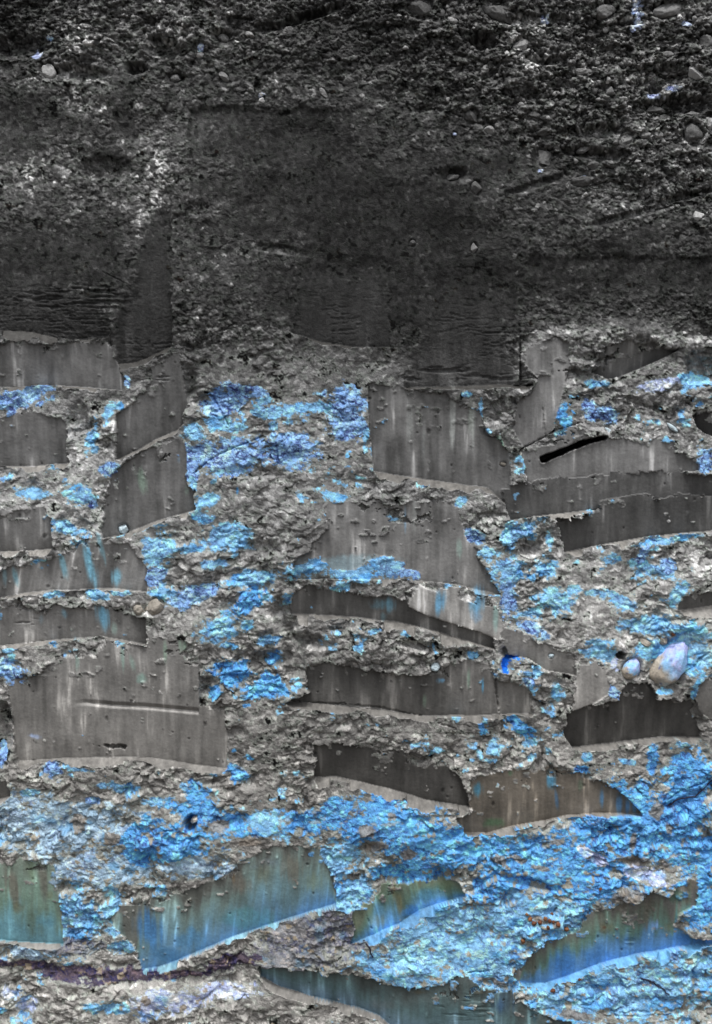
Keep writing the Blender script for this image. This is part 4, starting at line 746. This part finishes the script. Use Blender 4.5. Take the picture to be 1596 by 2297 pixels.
for n, (x, y, rx, ry, a, g, kd, lb) in enumerate(STONES):
    big_ = max(rx, ry) >= 24
    o = stone("boulder" if big_ else "pebble", x, y, rx, ry, a, g, kd, n + 3, 4)
    o["label"] = lb; o["category"] = "boulder" if big_ else "pebble"; o["group"] = "stones embedded in the bank"
gs = []
for v in range(6):
    o = stone("gravel_stone", 900, 100, 6, 5, 0, 100, 'a', 300 + v, 2); gs.append(o)
for n, (x, y, rx, ry, a, g) in enumerate(GRAINS):
    src = gs[n % 6]
    o = src if n < 6 else src.copy()
    if n >= 6: C.objects.link(o)
    i, j = height_at(x, y); hh = float(np.mean(H[j - 2:j + 3, i - 2:i + 3])) + ry * .25
    o.location = ((x - W0 / 2) / 1000.0, -hh / 1000.0, (H0 + FOOT - y) / 1000.0)
    o.rotation_euler = (rng.uniform(-1, 1), math.radians(a), rng.uniform(0, 6)); o.scale = (rx / 6, (rx + ry) / 12, ry / 5)
    l = float(lin([g])[0]) * 1.1; o.color = (l, l, l, 1)
    o["label"] = "little grey stone packed in the gravel band at the upper right"; o["category"] = "gravel stone"; o["group"] = "little stones of the gravel band"
rs = stone("rusty_crumb", 1200, 2070, 6, 6, 0, 100, 'a', 400, 3)
for n, (x, y, r) in enumerate(RUST):
    o = rs if n == 0 else rs.copy()
    if n: C.objects.link(o)
    i, j = height_at(x, y); hh = float(np.mean(H[j - 2:j + 3, i - 2:i + 3])) + r * .3
    o.location = ((x - W0 / 2) / 1000.0, -hh / 1000.0, (H0 + FOOT - y) / 1000.0)
    o.rotation_euler = (rng.uniform(-3, 3), rng.uniform(-3, 3), rng.uniform(0, 6)); o.scale = (r / 6, r / 6, r / 6 * rng.uniform(.8, 1.1))
    cc = lin(rng.choice([(112, 72, 52), (128, 88, 62), (98, 62, 46)])) * 1.1; o.color = (float(cc[0]), float(cc[1]), float(cc[2]), 1)
    o["label"] = "small reddish-brown crumb stuck to the bright blue clay"; o["category"] = "crumb"; o["group"] = "reddish-brown crumbs on the blue clay"

# ------------------------------------------------------------------ roots
def root(pts, r0, r1, label):
    bm = bmesh.new(); rings = []
    P = []
    for q in range(len(pts) - 1):
        for s in range(8):
            t = s / 8; P.append((pts[q][0] * (1 - t) + pts[q + 1][0] * t, pts[q][1] * (1 - t) + pts[q + 1][1] * t))
    P.append(pts[-1]); n = len(P)
    for i_, (x, y) in enumerate(P):
        t = i_ / (n - 1); x += 1.2 * math.sin(i_ * .9); y += 1.2 * math.sin(i_ * .7 + 1)
        i, j = height_at(x, y); hh = float(np.mean(H[j - 3:j + 4, i - 3:i + 4])) + 2.0
        c_ = Vector(((x - W0 / 2) / 1000, -hh / 1000, (H0 + FOOT - y) / 1000)); r = (r0 * (1 - t) + r1 * t) / 1000
        a_, b_ = P[max(i_ - 1, 0)], P[min(i_ + 1, n - 1)]; dv = Vector((b_[0] - a_[0], 0, -(b_[1] - a_[1]))).normalized(); sd_ = dv.cross(Vector((0, 1, 0)))
        rings.append([bm.verts.new(c_ + (sd_ * math.cos(k * math.tau / 6) + Vector((0, 1, 0)) * math.sin(k * math.tau / 6)) * r) for k in range(6)])
    for u, v in zip(rings, rings[1:]):
        for k in range(6): bm.faces.new((u[k], u[(k + 1) % 6], v[(k + 1) % 6], v[k]))
    bm.faces.new(rings[0]); bm.faces.new(rings[-1][::-1])
    me = bpy.data.meshes.new("root"); bm.to_mesh(me); bm.free()
    for p in me.polygons: p.use_smooth = True
    me.materials.append(M_STONE); o = bpy.data.objects.new("root", me); C.objects.link(o); o.color = (.03, .028, .05, 1)
    o["label"] = label; o["category"] = "root"; o["group"] = "thin dark roots in the clay"
root([(1438, 2194), (1465, 2205), (1490, 2222), (1500, 2232)], 1.8, 1.2, "thin dark root curving over the pale blue clay at lower right")
root([(1500, 1808), (1530, 1792), (1560, 1790), (1600, 1750)], 1.8, 1.4, "thin dark root rising to the right edge across the bright blue clay")
root([(815, 2110), (828, 2125), (835, 2150)], 2.0, 1.4, "short dark brown root below the rust streaked face")

# ------------------------------------------------------------------ ground at the foot and above the bank
def sheet(name, x0, x1, y0, y1, z, n, amp, seed, fade):
    g = np.linspace(0, 1, n); gx = x0 + (x1 - x0) * (.5 + .5 * np.sign(g - .5) * np.abs(2 * g - 1) ** 2.2); gy = y0 + (y1 - y0) * g ** 2.2
    GXm, GYm = np.meshgrid(gx, gy); Z = z + amp * fbm(GXm * 3, GYm * 3, seed, 4) * (1 if fade else 1)
    me = bpy.data.meshes.new(name); me.vertices.add(n * n); me.vertices.foreach_set("co", np.stack([GXm, GYm, Z], -1).astype(np.float32).ravel())
    ii = np.arange(n * n).reshape(n, n); q = np.stack([ii[:-1, :-1], ii[:-1, 1:], ii[1:, 1:], ii[1:, :-1]], -1).reshape(-1, 4)
    if (y1 - y0) * (x1 - x0) < 0: q = q[:, ::-1]
    me.loops.add(q.size); me.loops.foreach_set("vertex_index", q.ravel().astype(np.int32)); me.polygons.add(len(q)); me.polygons.foreach_set("loop_start", np.arange(0, q.size, 4, dtype=np.int32))
    me.polygons.foreach_set("use_smooth", np.ones(len(q), bool)); me.update(calc_edges=True); me.materials.append(M_GROUND)
    o = bpy.data.objects.new(name, me); C.objects.link(o); o["kind"] = "structure"; o.color = (.11, .10, .09, 1); return o
sheet("ground", -60, 60, .12, -80, 0.0, 160, .02, 5, 1)
sheet("ground_above_bank", -60, 60, -.03, 80, (H0 + FOOT + 450) / 1000.0 - .02, 120, .015, 6, 1)
